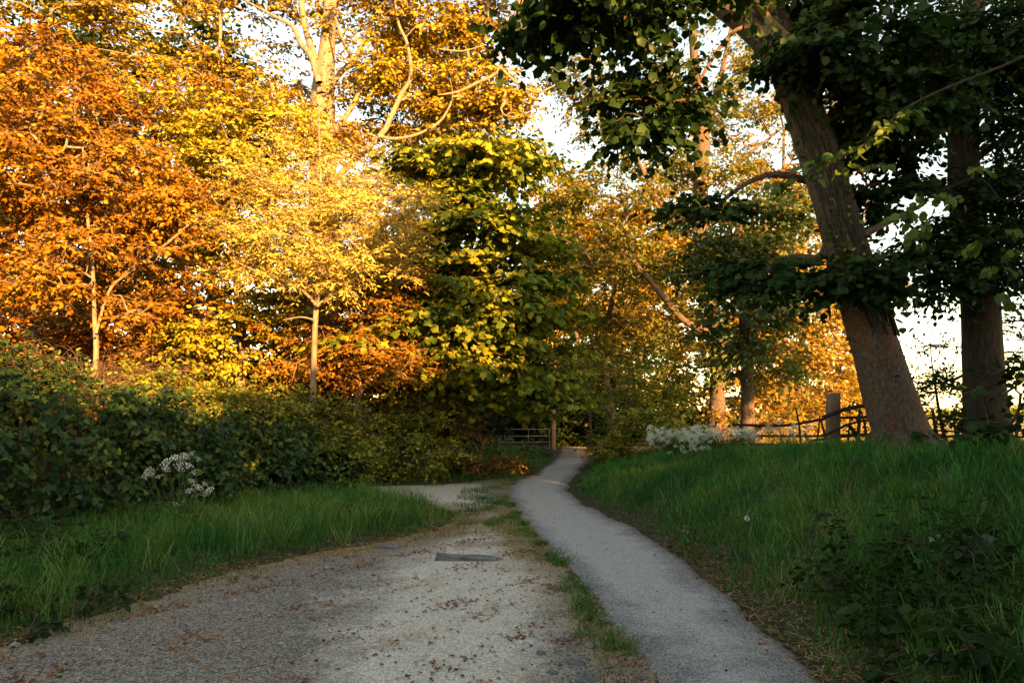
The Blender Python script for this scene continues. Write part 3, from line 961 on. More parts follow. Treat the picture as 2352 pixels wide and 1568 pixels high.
# ---- left: straight slim tree with pale leaves
D = 12.9
b = at(720, 905, D); b[2] = gz(b[0], b[1])
st = [(b, .07), (at(722, 800, D), .056), (at(727, 705, D), .05), (at(735, 600, D), .042), (at(738, 500, D), .034), (at(736, 400, D), .025), (at(733, 300, D), .02), (at(732, 230, D), .01)]
lim = [line([(726, 700), (700, 672), (660, 648), (600, 628), (540, 600)], D - .2, [9, 7, 6, 5, 3]),
       line([(728, 702), (760, 682), (800, 655), (830, 620), (880, 560)], D - .2, [10, 8, 7, 6, 3]),
       line([(736, 560), (790, 530), (860, 470), (930, 440)], D - .3, [7, 6, 5, 3]), line([(737, 500), (690, 460), (620, 420), (570, 400)], D - .3, [6, 5, 4, 3]),
       line([(724, 735), (690, 728), (650, 735)], D - .2, [5, 4, 3])]
lo = [lobe(720, 440, D, 150, 70, 60), lobe(800, 510, D - .3, 150, 70, 64), lobe(640, 540, D, 130, 70, 52), lobe(760, 600, D - .4, 130, 50, 44), lobe(880, 470, D - .2, 90, 60, 28), lobe(590, 610, D, 80, 40, 20), lobe(880, 590, D - .2, 80, 40, 20), lobe(730, 340, D, 80, 60, 16), lobe(600, 440, D + .2, 90, 50, 22)]
plant('slim_tree', 'slim straight tree with fine pale yellow leaves in front of the tall tree', 'tree', b, st, lo, 'lance', .10, M['pale'], M['bark_pale'], limbs=lim, sides=9,
      spray=dict(twigs=9, per=10, length=.55, flat=.25, droop=.12, up=.5, out=.4), rtip=.005, maxr=.03)

# ---- left: mass of round-leaved trees and thicket behind the saplings
D = 15.2
for k, (nm, lb, tx, ty, lo, lf, sz, mt, kw) in enumerate([
    ('hazel_tree', 'broad amber tree at the left end of the wood edge', 90, 820, [lobe(60, 330, D, 170, 150, 70), lobe(60, 560, D, 150, 130, 60), lobe(210, 560, D, 130, 120, 44), lobe(80, 740, D - .5, 140, 80, 36), lobe(-60, 200, D, 150, 160, 40), lobe(150, 170, D + .5, 140, 90, 30)], 'oval', .12, 'rust', {}),
    ('hawthorn_tree', 'rounded orange tree behind the forked sapling', 420, 850, [lobe(330, 330, D + 1, 130, 110, 50), lobe(440, 260, D + 1.5, 130, 70, 40), lobe(420, 470, D + .6, 140, 100, 60), lobe(380, 620, D + .3, 130, 80, 46), lobe(480, 700, D, 130, 90, 46), lobe(300, 740, D, 110, 70, 34), lobe(560, 240, D + 1.5, 110, 50, 24)], 'oval', .09, 'amber', {}),
    ('elm_tree', 'yellow leaved tree between the forked sapling and the straight slim tree', 560, 860, [lobe(540, 330, D + 1, 140, 70, 56), lobe(480, 400, D, 100, 60, 30), lobe(620, 330, D + .8, 110, 60, 36), lobe(560, 520, D + .7, 120, 100, 44), lobe(640, 680, D + .3, 110, 90, 46), lobe(560, 780, D - .2, 120, 60, 34)], 'oval', .13, 'elm', {}),
    ('thorn_thicket_tree', 'tangled orange thorn behind the straight slim trunk', 840, 880, [lobe(830, 740, D - .4, 110, 70, 46), lobe(880, 820, D - .8, 90, 60, 36), lobe(780, 830, D - .8, 100, 50, 34), lobe(860, 640, D, 100, 70, 36), lobe(700, 800, D - .2, 90, 60, 30), lobe(900, 520, D + 1, 90, 90, 34), lobe(800, 380, D + 2, 110, 90, 40)], 'oval', .08, 'amber', {})]):
    b = at(tx, ty, D + .6); b[2] = gz(b[0], b[1])
    top = lo[0][0]
    st = [(b, .13), (b * .6 + top * .4 + RNG.normal(0, .2, 3), .10), (b * .25 + top * .75 + RNG.normal(0, .2, 3), .07), (top, .04)]
    plant(nm, lb, 'tree', b, st, lo, lf, sz, M[mt], M['bark_pale'], group='trees along the wood edge', spray=dict(twigs=8, per=9, length=.6, flat=.18, droop=.4, up=.4, out=.4), rtip=.007, maxr=.05)

# ---- sycamore in the middle, big lobed leaves in tiers
D = 16.8
b = at(1040, 985, D + 1.6); b[2] = gz(b[0], b[1])
st = [(b, .22), (at(1040, 850, D + 1.2), .2), (at(1030, 650, D + .5), .17), (at(1050, 480, D + .5), .13), (at(1060, 350, D + .5), .07)]
lo = []
for q, y_ in enumerate(range(345, 930, 40)):
    f_ = (y_ - 345) / 560
    xl_, xr_ = 915 - 50 * math.sin(f_ * 3.14) + 40 * f_ * f_, 1195 + 95 * f_
    for x_ in np.linspace(xl_ + 45, xr_ - 40, 5):
        dz_ = -1.6 * math.sin(math.pi * (x_ - xl_) / (xr_ - xl_)) + .9
        if RNG.uniform() < .8:
            lo.append(lobe(x_ + RNG.normal(0, 22), y_ + RNG.normal(0, 13), D + dz_ + RNG.normal(0, .3), RNG.uniform(40, 75), 9, int(RNG.integers(4, 9))))
lo += [lobe(1050, 742, D - 2.0, 95, 12, 18), lobe(1100, 826, D - 1.6, 70, 12, 11), lobe(1170, 385, D + 1.4, 60, 40, 12), lobe(1200, 330, D + 1.6, 50, 30, 8), lobe(870, 778, D - 2.4, 50, 10, 7), lobe(1160, 700, D - 1.2, 60, 12, 9), lobe(1255, 640, D + .4, 40, 12, 6), lobe(1280, 730, D + .3, 45, 12, 7), lobe(1240, 550, D + .8, 40, 14, 6), lobe(895, 650, D - .6, 50, 12, 8), lobe(890, 730, D - .8, 50, 12, 7), lobe(930, 830, D - .9, 50, 12, 7), lobe(900, 560, D, 40, 12, 6)]
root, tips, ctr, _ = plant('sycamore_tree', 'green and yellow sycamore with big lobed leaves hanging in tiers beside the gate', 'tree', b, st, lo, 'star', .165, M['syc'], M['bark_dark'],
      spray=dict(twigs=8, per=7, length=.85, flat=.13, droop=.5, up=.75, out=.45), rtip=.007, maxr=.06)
front = np.argsort(tips[:, 1])[:70]
pos, A, N, sz = sprays(None, tips[front], ctr[front], 'maple', .19, twigs=2, per=2, length=.9, flat=.1, droop=.55, up=.6, out=.5)
leaf_parts(root, 'maple', M['sycO'], pos, A, N, sz)

# ---- middle distance: two trees above the path's end
D = 25.0
b = at(1645, 962, D); b[2] = gz(b[0], b[1])
st = [(b, .42), (at(1648, 900, D), .26), (at(1650, 800, D), .25), (at(1632, 690, D), .26), (at(1608, 520, D), .27), (at(1612, 320, D), .3), (at(1600, 200, D), .2), (at(1590, 60, D), .13)]
lim = [line([(1640, 770), (1570, 735), (1510, 665), (1465, 612), (1435, 578), (1385, 560)], D - 1, [18, 16, 14, 12, 9, 4]),
       line([(1612, 320), (1650, 200), (1672, 100), (1690, 20)], D, [24, 14, 10, 6]), line([(1608, 420), (1680, 385), (1730, 345), (1790, 300)], D, [10, 8, 7, 4]), line([(1436, 570), (1440, 500), (1425, 430)], D - 1, [12, 10, 5]),
       line([(1605, 540), (1520, 470), (1480, 400), (1450, 330)], D - .5, [12, 10, 8, 4])]
lo = [lobe(1320, 190, D, 70, 60, 22), lobe(1400, 260, D, 100, 60, 24), lobe(1330, 270, D, 60, 50, 12), lobe(1560, 220, D, 110, 80, 26), lobe(1300, 440, D - 1, 70, 60, 30), lobe(1400, 480, D - 1, 110, 70, 40), lobe(1520, 400, D, 80, 60, 22), lobe(1640, 420, D - .5, 80, 60, 30),
      lobe(1340, 560, D - .5, 90, 60, 34), lobe(1560, 560, D, 100, 70, 30), lobe(1700, 300, D + .5, 90, 80, 28), lobe(1660, 120, D, 80, 90, 18), lobe(1620, 640, D, 90, 60, 24), lobe(1760, 180, D + 1, 80, 100, 26), lobe(1450, 620, D - .6, 110, 60, 34), lobe(1300, 640, D, 60, 80, 26), lobe(1480, 330, D, 80, 50, 16), lobe(1450, 190, D, 70, 40, 12)]
root, tips, ctr, sk = plant('ivy_clad_tree', 'tall tree with ivy up its lit trunk beyond the white flowers', 'tree', b, st, lo, 'oval', .16, M['mid'], M['bark'], limbs=lim,
      spray=dict(twigs=8, per=7, length=.8, flat=.35, droop=.4, up=.5, out=.4), rtip=.010, maxr=.08)
g = Geo()
SP, SR = spline([at(1648, 880, D), at(1650, 800, D), at(1632, 690, D), at(1610, 560, D)], [.27, .3, .28, .25], 12)
k = RNG.integers(0, len(SP), 1500)
az = RNG.uniform(0, 6.28, 1500)
rad_ = SR[k] * RNG.uniform(1.05, 1.9, 1500)
o_ = np.stack([np.cos(az), np.sin(az), np.zeros(1500)], -1)
leaves(g, SP[k] + o_ * rad_[:, None] + RNG.normal(0, .1, (1500, 3)), np.array([0, 0, -1.0]) + o_ * .3 + RNG.normal(0, .3, (1500, 3)), o_ + RNG.normal(0, .3, (1500, 3)), RNG.uniform(.09, .16, 1500), 'ivy')
c = g.build('ivy', M['ivy'], root, np.array(root.location)); c['kind'] = 'stuff'

for nm, lb, px, D, lo, mt, sz in [
    ('young_ash', 'young green and gold tree standing behind the marker post', 1420, 27.0, [lobe(1420, 620, 27, 110, 60, 34), lobe(1380, 700, 27, 110, 60, 34), lobe(1460, 740, 27, 100, 70, 34), lobe(1420, 840, 26.5, 120, 60, 36), lobe(1330, 640, 28, 70, 90, 26), lobe(1520, 820, 26.5, 80, 70, 26)], 'mid', .15),
    ('field_maple', 'green maple with low boughs behind the leaning trunk, left of it', 1715, 18.5, [lobe(1700, 520, 18.5, 110, 70, 34), lobe(1800, 470, 18.5, 90, 60, 26), lobe(1640, 620, 18.5, 80, 60, 26), lobe(1760, 620, 18.3, 110, 60, 34), lobe(1700, 730, 18.2, 110, 45, 30), lobe(1830, 680, 18.6, 60, 50, 12), lobe(1650, 790, 18.4, 60, 50, 16), lobe(1780, 830, 18, 90, 35, 18)], 'greenmaple', .15),
    ('far_gold_tree', 'golden sunlit tree seen between the leaning trunk and the ivy clad one', 1860, 31.0, [lobe(1860, 700, 31, 110, 90, 44), lobe(1780, 780, 31, 110, 90, 44), lobe(1930, 800, 31, 90, 100, 40), lobe(1850, 890, 30.5, 150, 70, 50), lobe(1740, 900, 30, 90, 60, 30), lobe(1900, 600, 32, 70, 60, 24), lobe(1990, 680, 33, 60, 60, 14)], 'far', .2),
    ('far_maple', 'tall golden tree far behind the leaning trunk near the top', 1800, 36.0, [lobe(1800, 300, 36, 110, 120, 46), lobe(1930, 330, 36, 80, 100, 30), lobe(1740, 480, 36, 100, 80, 34), lobe(1860, 480, 36, 110, 80, 30), lobe(1960, 180, 36, 90, 90, 20), lobe(1700, 620, 36, 90, 70, 24)], 'far', .24),
    ('backdrop_tree', 'deep golden tree far behind the marker post', 1450, 48.0, [lobe(1330, 600, 48, 90, 90, 40), lobe(1450, 560, 48, 110, 80, 46), lobe(1560, 560, 48, 90, 80, 40), lobe(1380, 740, 48, 110, 90, 50), lobe(1520, 720, 48, 110, 90, 50), lobe(1300, 860, 48, 110, 80, 40), lobe(1460, 880, 48, 140, 70, 50)], 'mid', .34),
    ('backdrop_tree', 'deep golden tree far behind the wooden fence post', 1850, 50.0, [lobe(1660, 600, 50, 90, 80, 40), lobe(1780, 600, 50, 110, 80, 46), lobe(1890, 640, 50, 90, 80, 40), lobe(1970, 740, 50, 60, 90, 36), lobe(1700, 760, 50, 110, 90, 46), lobe(1840, 780, 50, 110, 90, 46), lobe(1760, 900, 50, 140, 60, 50), lobe(1930, 900, 50, 100, 60, 46)], 'far', .36),
    ('glade_tree', 'bright golden tree glowing in the gap above the path', 1330, 40.0, [lobe(1280, 560, 40, 90, 70, 50), lobe(1420, 560, 40, 130, 90, 76), lobe(1540, 620, 40, 100, 90, 60), lobe(1340, 470, 40, 110, 70, 46), lobe(1480, 470, 40, 90, 70, 36), lobe(1380, 680, 40, 140, 70, 76), lobe(1530, 750, 40, 110, 70, 60), lobe(1290, 780, 40, 120, 80, 56), lobe(1235, 660, 41, 60, 90, 40), lobe(1620, 520, 40, 80, 90, 36)], 'far', .26)]:
    b = at(px, 950, D); b[2] = gz(b[0], b[1])
    top = lo[0][0]
    st = [(b, .2), (b * .6 + top * .4 + RNG.normal(0, .3, 3), .15), (top, .06)]
    plant(nm, lb, 'tree', b, st, lo, 'rhomb', sz, M[mt], M['bark'], group='trees beyond the gate and fence', spray=dict(twigs=9, per=7, length=.9, flat=.4, droop=.4, up=.45, out=.4), rtip=.012, maxr=.1, clump=nm != 'backdrop_tree')

# ---- dark wood beyond the gate
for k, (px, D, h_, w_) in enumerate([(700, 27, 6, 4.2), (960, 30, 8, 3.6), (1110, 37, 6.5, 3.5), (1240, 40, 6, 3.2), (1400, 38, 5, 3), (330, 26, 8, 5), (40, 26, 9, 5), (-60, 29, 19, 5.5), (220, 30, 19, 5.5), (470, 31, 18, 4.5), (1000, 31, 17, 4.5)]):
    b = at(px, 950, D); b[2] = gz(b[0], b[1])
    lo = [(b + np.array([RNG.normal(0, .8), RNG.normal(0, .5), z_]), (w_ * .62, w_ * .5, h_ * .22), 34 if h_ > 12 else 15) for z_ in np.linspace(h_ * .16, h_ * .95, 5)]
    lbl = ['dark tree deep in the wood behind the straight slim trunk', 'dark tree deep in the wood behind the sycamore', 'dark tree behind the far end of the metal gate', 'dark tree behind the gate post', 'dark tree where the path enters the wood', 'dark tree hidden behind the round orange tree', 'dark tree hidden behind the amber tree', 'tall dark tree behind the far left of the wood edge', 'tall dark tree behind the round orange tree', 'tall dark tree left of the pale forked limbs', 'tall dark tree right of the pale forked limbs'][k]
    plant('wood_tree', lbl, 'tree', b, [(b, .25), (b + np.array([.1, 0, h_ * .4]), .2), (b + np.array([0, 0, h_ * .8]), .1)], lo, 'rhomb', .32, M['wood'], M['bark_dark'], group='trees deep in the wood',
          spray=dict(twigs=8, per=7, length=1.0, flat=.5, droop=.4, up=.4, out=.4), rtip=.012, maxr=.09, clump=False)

# ---- right: the big leaning tree
D = 10.0
root_p = at(2078, 1040, D)
st = [(at(2086, 1056, D), .56), (at(2077, 1018, D), .43), (at(2060, 970, D), .365), (at(2035, 880, D), .345), (at(2000, 760, D), .32), (at(1962, 640, D), .295), (at(1927, 520, D), .28), (at(1885, 380, D), .27), (at(1842, 250, D), .255), (at(1800, 140, D), .24), (at(1775, 20, D), .18), (at(1765, -150, D), .15), (at(1770, -330, D), .09)]
lim = [line([(1800, 130), (1750, 78), (1695, 30), (1630, -20), (1540, -120)], D - .3, [86, 80, 76, 66, 40]),
       line([(1815, 190), (1790, 110), (1755, 35), (1715, -10), (1660, -70)], [D, D - .25, D - .6, D - .8, D - .9], [34, 30, 24, 20, 12]),
       line([(1745, 60), (1690, 70), (1640, 130), (1600, 200), (1570, 260)], [D - .4, D - .8, D - 1, D - 1.1, D - 1.2], [12, 10, 9, 7, 4]),
       line([(1905, 560), (1880, 592), (1830, 590), (1790, 600), (1740, 640), (1690, 690)], D + .2, [26, 20, 16, 13, 10, 6]),
       line([(1870, 420), (1780, 400), (1700, 430), (1620, 500)], D + .6, [20, 15, 11, 6]),
       line([(1650, -15), (1560, -45), (1480, -25), (1380, 15), (1280, 50), (1210, 75)], [D - .4, D - 1.2, D - 1.9, D - 2.3, D - 2.5, D - 2.6], [30, 22, 17, 12, 8, 4]),
       line([(1945, 560), (2020, 520), (2120, 470)], D + .2, [22, 16, 9])]
# overhanging boughs near the top, boughs low to the left, crown to the right
lo = [lobe(1240, 10, D - 2.6, 70, 30, 9), lobe(1350, 0, D - 2.6, 90, 30, 12), lobe(1470, 0, D - 2.4, 90, 36, 13), lobe(1400, -110, D - 2, 260, 50, 34), lobe(1580, 30, D - 2, 60, 40, 7),
      lobe(1500, 230, D - 1.4, 60, 50, 13), lobe(1440, 270, D - 1.6, 40, 30, 6), lobe(1560, 180, D - 1.4, 50, 50, 8),
      lobe(1760, 630, D + .6, 90, 40, 12), lobe(1830, 610, D + .4, 50, 30, 5), lobe(1640, 500, D + .8, 60, 40, 7),
      lobe(1950, 90, D - .6, 130, 90, 44), lobe(2050, 200, D - .4, 120, 80, 40), lobe(1900, -60, D, 200, 80, 50), lobe(2000, 340, D + .8, 80, 70, 20), lobe(2060, 450, D + 1, 70, 50, 14), lobe(1930, 620, D - .5, 50, 24, 8), lobe(1940, 660, D - .5, 60, 30, 8)]
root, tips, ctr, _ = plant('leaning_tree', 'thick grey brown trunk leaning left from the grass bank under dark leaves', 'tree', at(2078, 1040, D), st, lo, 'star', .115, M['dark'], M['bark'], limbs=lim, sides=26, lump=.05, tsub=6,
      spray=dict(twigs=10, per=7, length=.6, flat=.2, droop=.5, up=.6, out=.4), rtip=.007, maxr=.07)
front = np.argsort(tips[:, 1])[:70]
pos, A, N, sz = sprays(None, tips[front], ctr[front], 'maple', .145, twigs=2, per=2, length=.6, flat=.3, droop=.7, up=.5, out=.4)
leaf_parts(root, 'maple', M['darkO'], pos, A, N, sz)
for q, (az, ln_) in enumerate([(-2.9, .75), (-2.1, .55), (-1.2, .6), (-.5, .7), (.4, .9), (1.6, .7), (2.6, .8)]):
    g = Geo(); dv = np.array([math.cos(az), math.sin(az), 0]); q0 = at(2072, 1010, D)
    e_ = at(2083, 1045, D) + dv * (ln_ + .1); e_[2] = gz(e_[0], e_[1]) - .06
    m_ = at(2083, 1045, D) + dv * (.42 + .1 * ln_); m_[2] = gz(m_[0], m_[1]) + .08
    a_, c_ = spline([q0 + dv * .22 + np.array([0, 0, .25]), q0 + dv * .36, m_, e_], [.07, .13, .11, .04], 5)
    tube(g, a_, c_, 9, .08); g.build('root', M['bark'], root, np.array(root.location), True)
# ivy stems climbing the trunk
SP, SR = spline([p for p, _ in st[3:11]], [r for _, r in st[3:11]], 8)
for q in range(46):
    az0 = RNG.uniform(-2.6, -.4); g = Geo()
    i0, i1 = sorted(RNG.integers(6, len(SP), 2))
    if i1 - i0 < 12: i0, i1 = 10, len(SP) - 1
    ii = np.arange(i0, i1, 2)
    az = az0 + np.cumsum(RNG.normal(0, .10, len(ii)))
    tube(g, SP[ii] + np.stack([np.cos(az), np.sin(az), 0 * az], -1) * (SR[ii] * 1.06)[:, None], np.full(len(ii), RNG.uniform(.010, .028)), 4)
    g.build('ivy_stem', M['bark_dark'], root, np.array(root.location), True)
g = Geo()
n = 420
k = np.clip(RNG.normal(.62, .22, n), .02, .98); k = (k * (len(SP) - 1)).astype(int)
az = RNG.uniform(-3.3, .3, n)
o_ = np.stack([np.cos(az), np.sin(az), np.zeros(n)], -1)
leaves(g, SP[k] + o_ * (SR[k] * RNG.uniform(1.03, 1.2, n))[:, None], np.array([0, 0, -1.0]) + RNG.normal(0, .5, (n, 3)), o_ + RNG.normal(0, .35, (n, 3)), RNG.uniform(.04, .09, n), 'ivy')
n = 160
az = RNG.uniform(-3.0, .2, n)
zz = RNG.uniform(0, .45, n) ** 1.3
o_ = np.stack([np.cos(az), np.sin(az), np.zeros(n)], -1)
leaves(g, at(2078, 1040, D) + o_ * (.44 - .15 * zz[:, None]) + np.array([0, 0, 1]) * zz[:, None], np.array([0, 0, -.6]) + o_ + RNG.normal(0, .4, (n, 3)), o_ + np.array([0, 0, .6]) + RNG.normal(0, .3, (n, 3)), RNG.uniform(.07, .13, n), 'ivy')
g.build('ivy', M['ivy'], root, np.array(root.location))['kind'] = 'stuff'

# ---- right: second upright tree
D = 11.4
b0 = at(2272, 1045, D)
st = [(b0, .40), (at(2266, 980, D), .34), (at(2258, 850, D), .31), (at(2250, 700, D), .285), (at(2235, 560, D), .265), (at(2215, 420, D), .245), (at(2215, 250, D), .24), (at(2230, 80, D), .2), (at(2250, -150, D), .1)]
lim = [line([(2225, 480), (2160, 440), (2108, 428), (2086, 385), (2092, 345), (2130, 312), (2190, 275), (2250, 230)], D - .2, [34, 30, 28, 30, 26, 22, 18, 8]),
       line([(2220, 380), (2290, 330), (2352, 290)], D, [20, 14, 8]), line([(2245, 620), (2300, 590), (2380, 600)], D - .2, [16, 12, 8])]
lo = [lobe(2230, 120, D - .5, 140, 110, 60), lobe(2340, 250, D - .5, 120, 110, 48), lobe(2120, 200, D - .2, 90, 80, 30), lobe(2340, 60, D - 1, 130, 90, 44), lobe(2290, 470, D - .3, 110, 80, 38), lobe(2250, 580, D - .4, 90, 60, 30), lobe(2120, 600, D - .2, 80, 50, 22), lobe(2180, 650, D - .5, 60, 30, 12), lobe(2340, 620, D - .4, 80, 50, 22), lobe(2160, 530, D, 60, 50, 12), lobe(2110, 90, D, 110, 80, 34), lobe(2300, -120, D, 260, 90, 36), lobe(2350, 400, D, 70, 70, 18)]
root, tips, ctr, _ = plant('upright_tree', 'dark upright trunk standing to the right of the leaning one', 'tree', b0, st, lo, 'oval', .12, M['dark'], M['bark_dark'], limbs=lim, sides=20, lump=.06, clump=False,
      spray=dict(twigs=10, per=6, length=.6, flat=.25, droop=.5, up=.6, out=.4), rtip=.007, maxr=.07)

# ---- lime-green bough hanging across the leaning trunk
D = 7.6
P, Rr = line([(2352, 130), (2180, 200), (2080, 250), (2000, 320), (1930, 365), (1840, 395), (1760, 412)], [D, D, D, D, D - .1, D - .2, D - .3], [9, 8, 8, 7, 5, 4, 3])
P2, R2 = line([(2352, 440), (2250, 410), (2160, 440), (2080, 480)], [D] * 4, [6, 5, 4, 3])
base = P[0] + np.array([1.2, -.3, .6])
root = thing('overhanging_bough', base, 'thin bough with lime green leaves hanging across the leaning trunk', 'branch')
for (pp, rr) in ((np.vstack([base, P]), [.035] + list(Rr)), (np.vstack([base, P2]), [.03] + list(R2))):
    g = Geo(); a_, c_ = spline(pp, rr, 4); tube(g, a_, np.asarray(c_) * .75, 6, .03); g.build('limb', M['bark_dark'], root, base, True)
tp = np.array([at(x + RNG.normal(0, 12), y + RNG.normal(0, 12), D - RNG.uniform(0, .5)) for x, y in [(1770, 410), (1800, 405), (1850, 390), (1880, 385), (1930, 350), (1950, 380), (2000, 320), (2010, 370), (2040, 300), (2080, 255), (2100, 480), (2080, 490), (2130, 455), (2160, 440), (2200, 420), (2240, 400), (2100, 520), (2140, 510), (2030, 270), (1985, 350), (2250, 560), (2280, 600), (2300, 660), (2330, 560), (2290, 520)]])
pos, A, N, sz = sprays(None, tp, tp + np.array([0, .6, .2]), 'broad', .125, twigs=2, per=5, length=.2, flat=.3, droop=.7, up=.6, out=.6)
leaf_parts(root, 'broad', M['limeO'], pos, A, N, sz)

# ---- thorn shrub against the sky, right
D = 12.6
b = at(2180, 1040, D); b[2] = gz(b[0], b[1])
st = [(b, .04), (at(2160, 960, D), .03), (at(2150, 900, D), .022), (at(2140, 830, D), .012), (at(2135, 770, D), .006)]
lo = [lobe(2140, 780, D, 40, 26, 8), lobe(2150, 880, D, 70, 45, 22), lobe(2200, 930, D, 60, 60, 18), lobe(2320, 800, D - .3, 50, 60, 18), lobe(2120, 940, D, 50, 50, 10), lobe(2325, 730, D - .3, 40, 30, 8), lobe(2190, 860, D, 40, 50, 10)]
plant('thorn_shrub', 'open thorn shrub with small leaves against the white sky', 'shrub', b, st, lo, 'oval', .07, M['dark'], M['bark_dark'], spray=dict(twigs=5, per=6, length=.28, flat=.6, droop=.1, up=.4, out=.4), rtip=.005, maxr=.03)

# ---- ivy bank on the left
yy = np.linspace(4.5, 13.4, 200)
xx = XI(yy)
n = 6500
t = RNG.uniform(0, 1, n)
yi = np.interp(t, [0, 1], [4.8, 13.4])
xi = XI(yi)
tang = unit(np.stack([np.gradient(XI(yy), yy), np.ones(200), np.zeros(200)], -1))
ti = np.stack([np.interp(yi, yy, tang[:, k]) for k in range(3)], -1)
outw = np.stack([ti[:, 1], -ti[:, 0], np.zeros(n)], -1)        # towards the track
vert = RNG.uniform(0, 1, n)
top = np.interp(yi, [4.8, 8, 10, 12, 13.4], [1.75, 1.6, 1.5, 1.1, .75]) * (1 + .22 * wob(yi * 1.6, xi * 1.2) + .1 * wob(yi * 4.1, xi * 3))
depth = np.where(vert > .8, RNG.uniform(0, 1.8, n), RNG.uniform(-.05, .3, n) - .3 * wob(yi * 2.4, vert * 4))
hz = np.where(vert > .8, top + RNG.normal(0, .08, n), top * vert / .8)
bulge = .35 * np.sin(np.clip(hz / top, 0, 1) * math.pi) - .25
pos = np.stack([xi, yi, np.zeros(n)], -1) + outw * (bulge - depth + .2)[:, None]
pos[:, 2] = hgt(xi, yi) * .0 + .12 + hz
A = np.array([0, 0, -.8]) + outw * .5 + RNG.normal(0, .45, (n, 3))
N = outw * .8 + np.array([0, 0, .55]) + RNG.normal(0, .38, (n, 3))
base = np.array([-4.9, 10.0, gz(-4.9, 10)])
root = thing('ivy_bank', base, 'dark green ivy covering the bank above the left verge', 'ivy')
big = np.argsort(-(1 / yi) * (RNG.uniform(0, 1, n) > .5) * (xi > -.72 * yi))[:280]
mask = np.ones(n, bool); mask[big] = False
g = Geo(); leaves(g, pos[mask], A[mask], N[mask], RNG.uniform(.05, .095, mask.sum()), 'ivy')
nt_ = 330
kk = RNG.choice(n, nt_, replace=False)
tp = pos[kk] + outw[kk] * RNG.uniform(-.05, .28, nt_)[:, None] + np.array([0, 0, 1.0]) * (RNG.uniform(-.05, .3, nt_) * (vert[kk] > .7))[:, None]
sprays(g, tp, tp - outw[kk] - np.array([0, 0, .5]), 'ivy', .08, twigs=6, per=6, length=.36, flat=.8, droop=.8, up=.35, out=.8, spread=.8)
g.build('foliage', M['ivy'], root, base)['kind'] = 'stuff'
leaf_parts(root, 'ivy', M['ivyO'], pos[big] + outw[big] * .05, A[big], N[big], RNG.uniform(.06, .10, 280))
g = Geo()
for q in range(120):
    y0 = RNG.uniform(5.5, 13.2); x0 = float(XI(y0))
    P0 = np.array([x0 - .1, y0, .15]); P1 = P0 + np.array([-.2 + RNG.normal(0, .3), RNG.normal(0, .3), RNG.uniform(.7, 1.7)])
    a_, c_ = spline([P0, (P0 + P1) / 2 + RNG.normal(0, .15, 3), P1], [.012, .009, .005], 4)
    tube(g, a_, c_, 4, 0, False)
g.build('stems', M['twig'], root, base)['kind'] = 'stuff'
# dark earth core so that the bank is not hollow is the terrain itself

# ---- brown bramble tangle along the top of the bank
root = thing('bramble_tangle', np.array([-5.6, 11.2, 1.4]), 'tangle of dry brown bramble stems on top of the ivy bank', 'brambles')
g = Geo()
for q in range(430):
    y0 = RNG.uniform(8.6, 13.4); x0 = float(XI(y0)) - RNG.uniform(.3, 1.9)
    if RNG.uniform() < .75: y0, x0 = RNG.normal(10.6, .5), RNG.normal(-6.3, .5)
    z0 = gz(x0, y0) * .8
    hh = RNG.uniform(.5, 1.3)
    P0 = np.array([x0, y0, z0]); P1 = P0 + np.array([RNG.normal(0, .35), RNG.normal(0, .3), hh]); P2 = P1 + np.array([RNG.normal(0, .35), -RNG.uniform(0, .4), RNG.uniform(-.35, .15)])
    a_, c_ = spline([P0, P1, P2], [.007, .005, .003], 4)
    tube(g, a_, c_, 3, 0, False)
g.build('stems', M['redtwig'], root, np.array([-5.6, 11.2, 1.4]))['kind'] = 'stuff'
g = Geo()
n = 4200
y0 = RNG.uniform(7.6, 13.6, n); x0 = XI(y0) - RNG.uniform(.2, 2.0, n)
leaves(g, np.stack([x0, y0, hgt(x0, y0) * .8 + RNG.uniform(.3, 1.15, n) * (1 + .5 * wob(x0 * 2.2, y0 * 2.4))], -1), RNG.normal(0, 1, (n, 3)), np.array([.3, -.5, .8]) + RNG.normal(0, .4, (n, 3)), RNG.uniform(.05, .1, n), 'oval')
g.build('foliage', M['hedge'], root, np.array([-5.6, 11.2, 1.4]))['kind'] = 'stuff'


# ---- hedge bushes between ivy and gate, and beside the path
def bush(name, label, px, py, d, lobes_, mat, leaf, size, cat='bush', group=None, rt=.005, kw=None, tm='twig', clump=True):
    b = at(px, py, d); b[2] = gz(b[0], b[1])
    lo = [lobe(*q) for q in lobes_]
    c = sum(q[0] for q in lo) / len(lo)
    sp = dict(twigs=6, per=8, length=.38, flat=.55, droop=.25, up=.5, out=.5); sp.update(kw or {})
    return plant(name, label, cat, b, [(b, .05), (b * .7 + c * .3, .04), (b * .4 + c * .6, .03)], lo, leaf, size, M[mat], M['twig'], group=group, trunk=False, spray=sp, rtip=rt, maxr=.03, crown_name='foliage', twig_mat=M[tm], wood_name='stems', clump=clump)


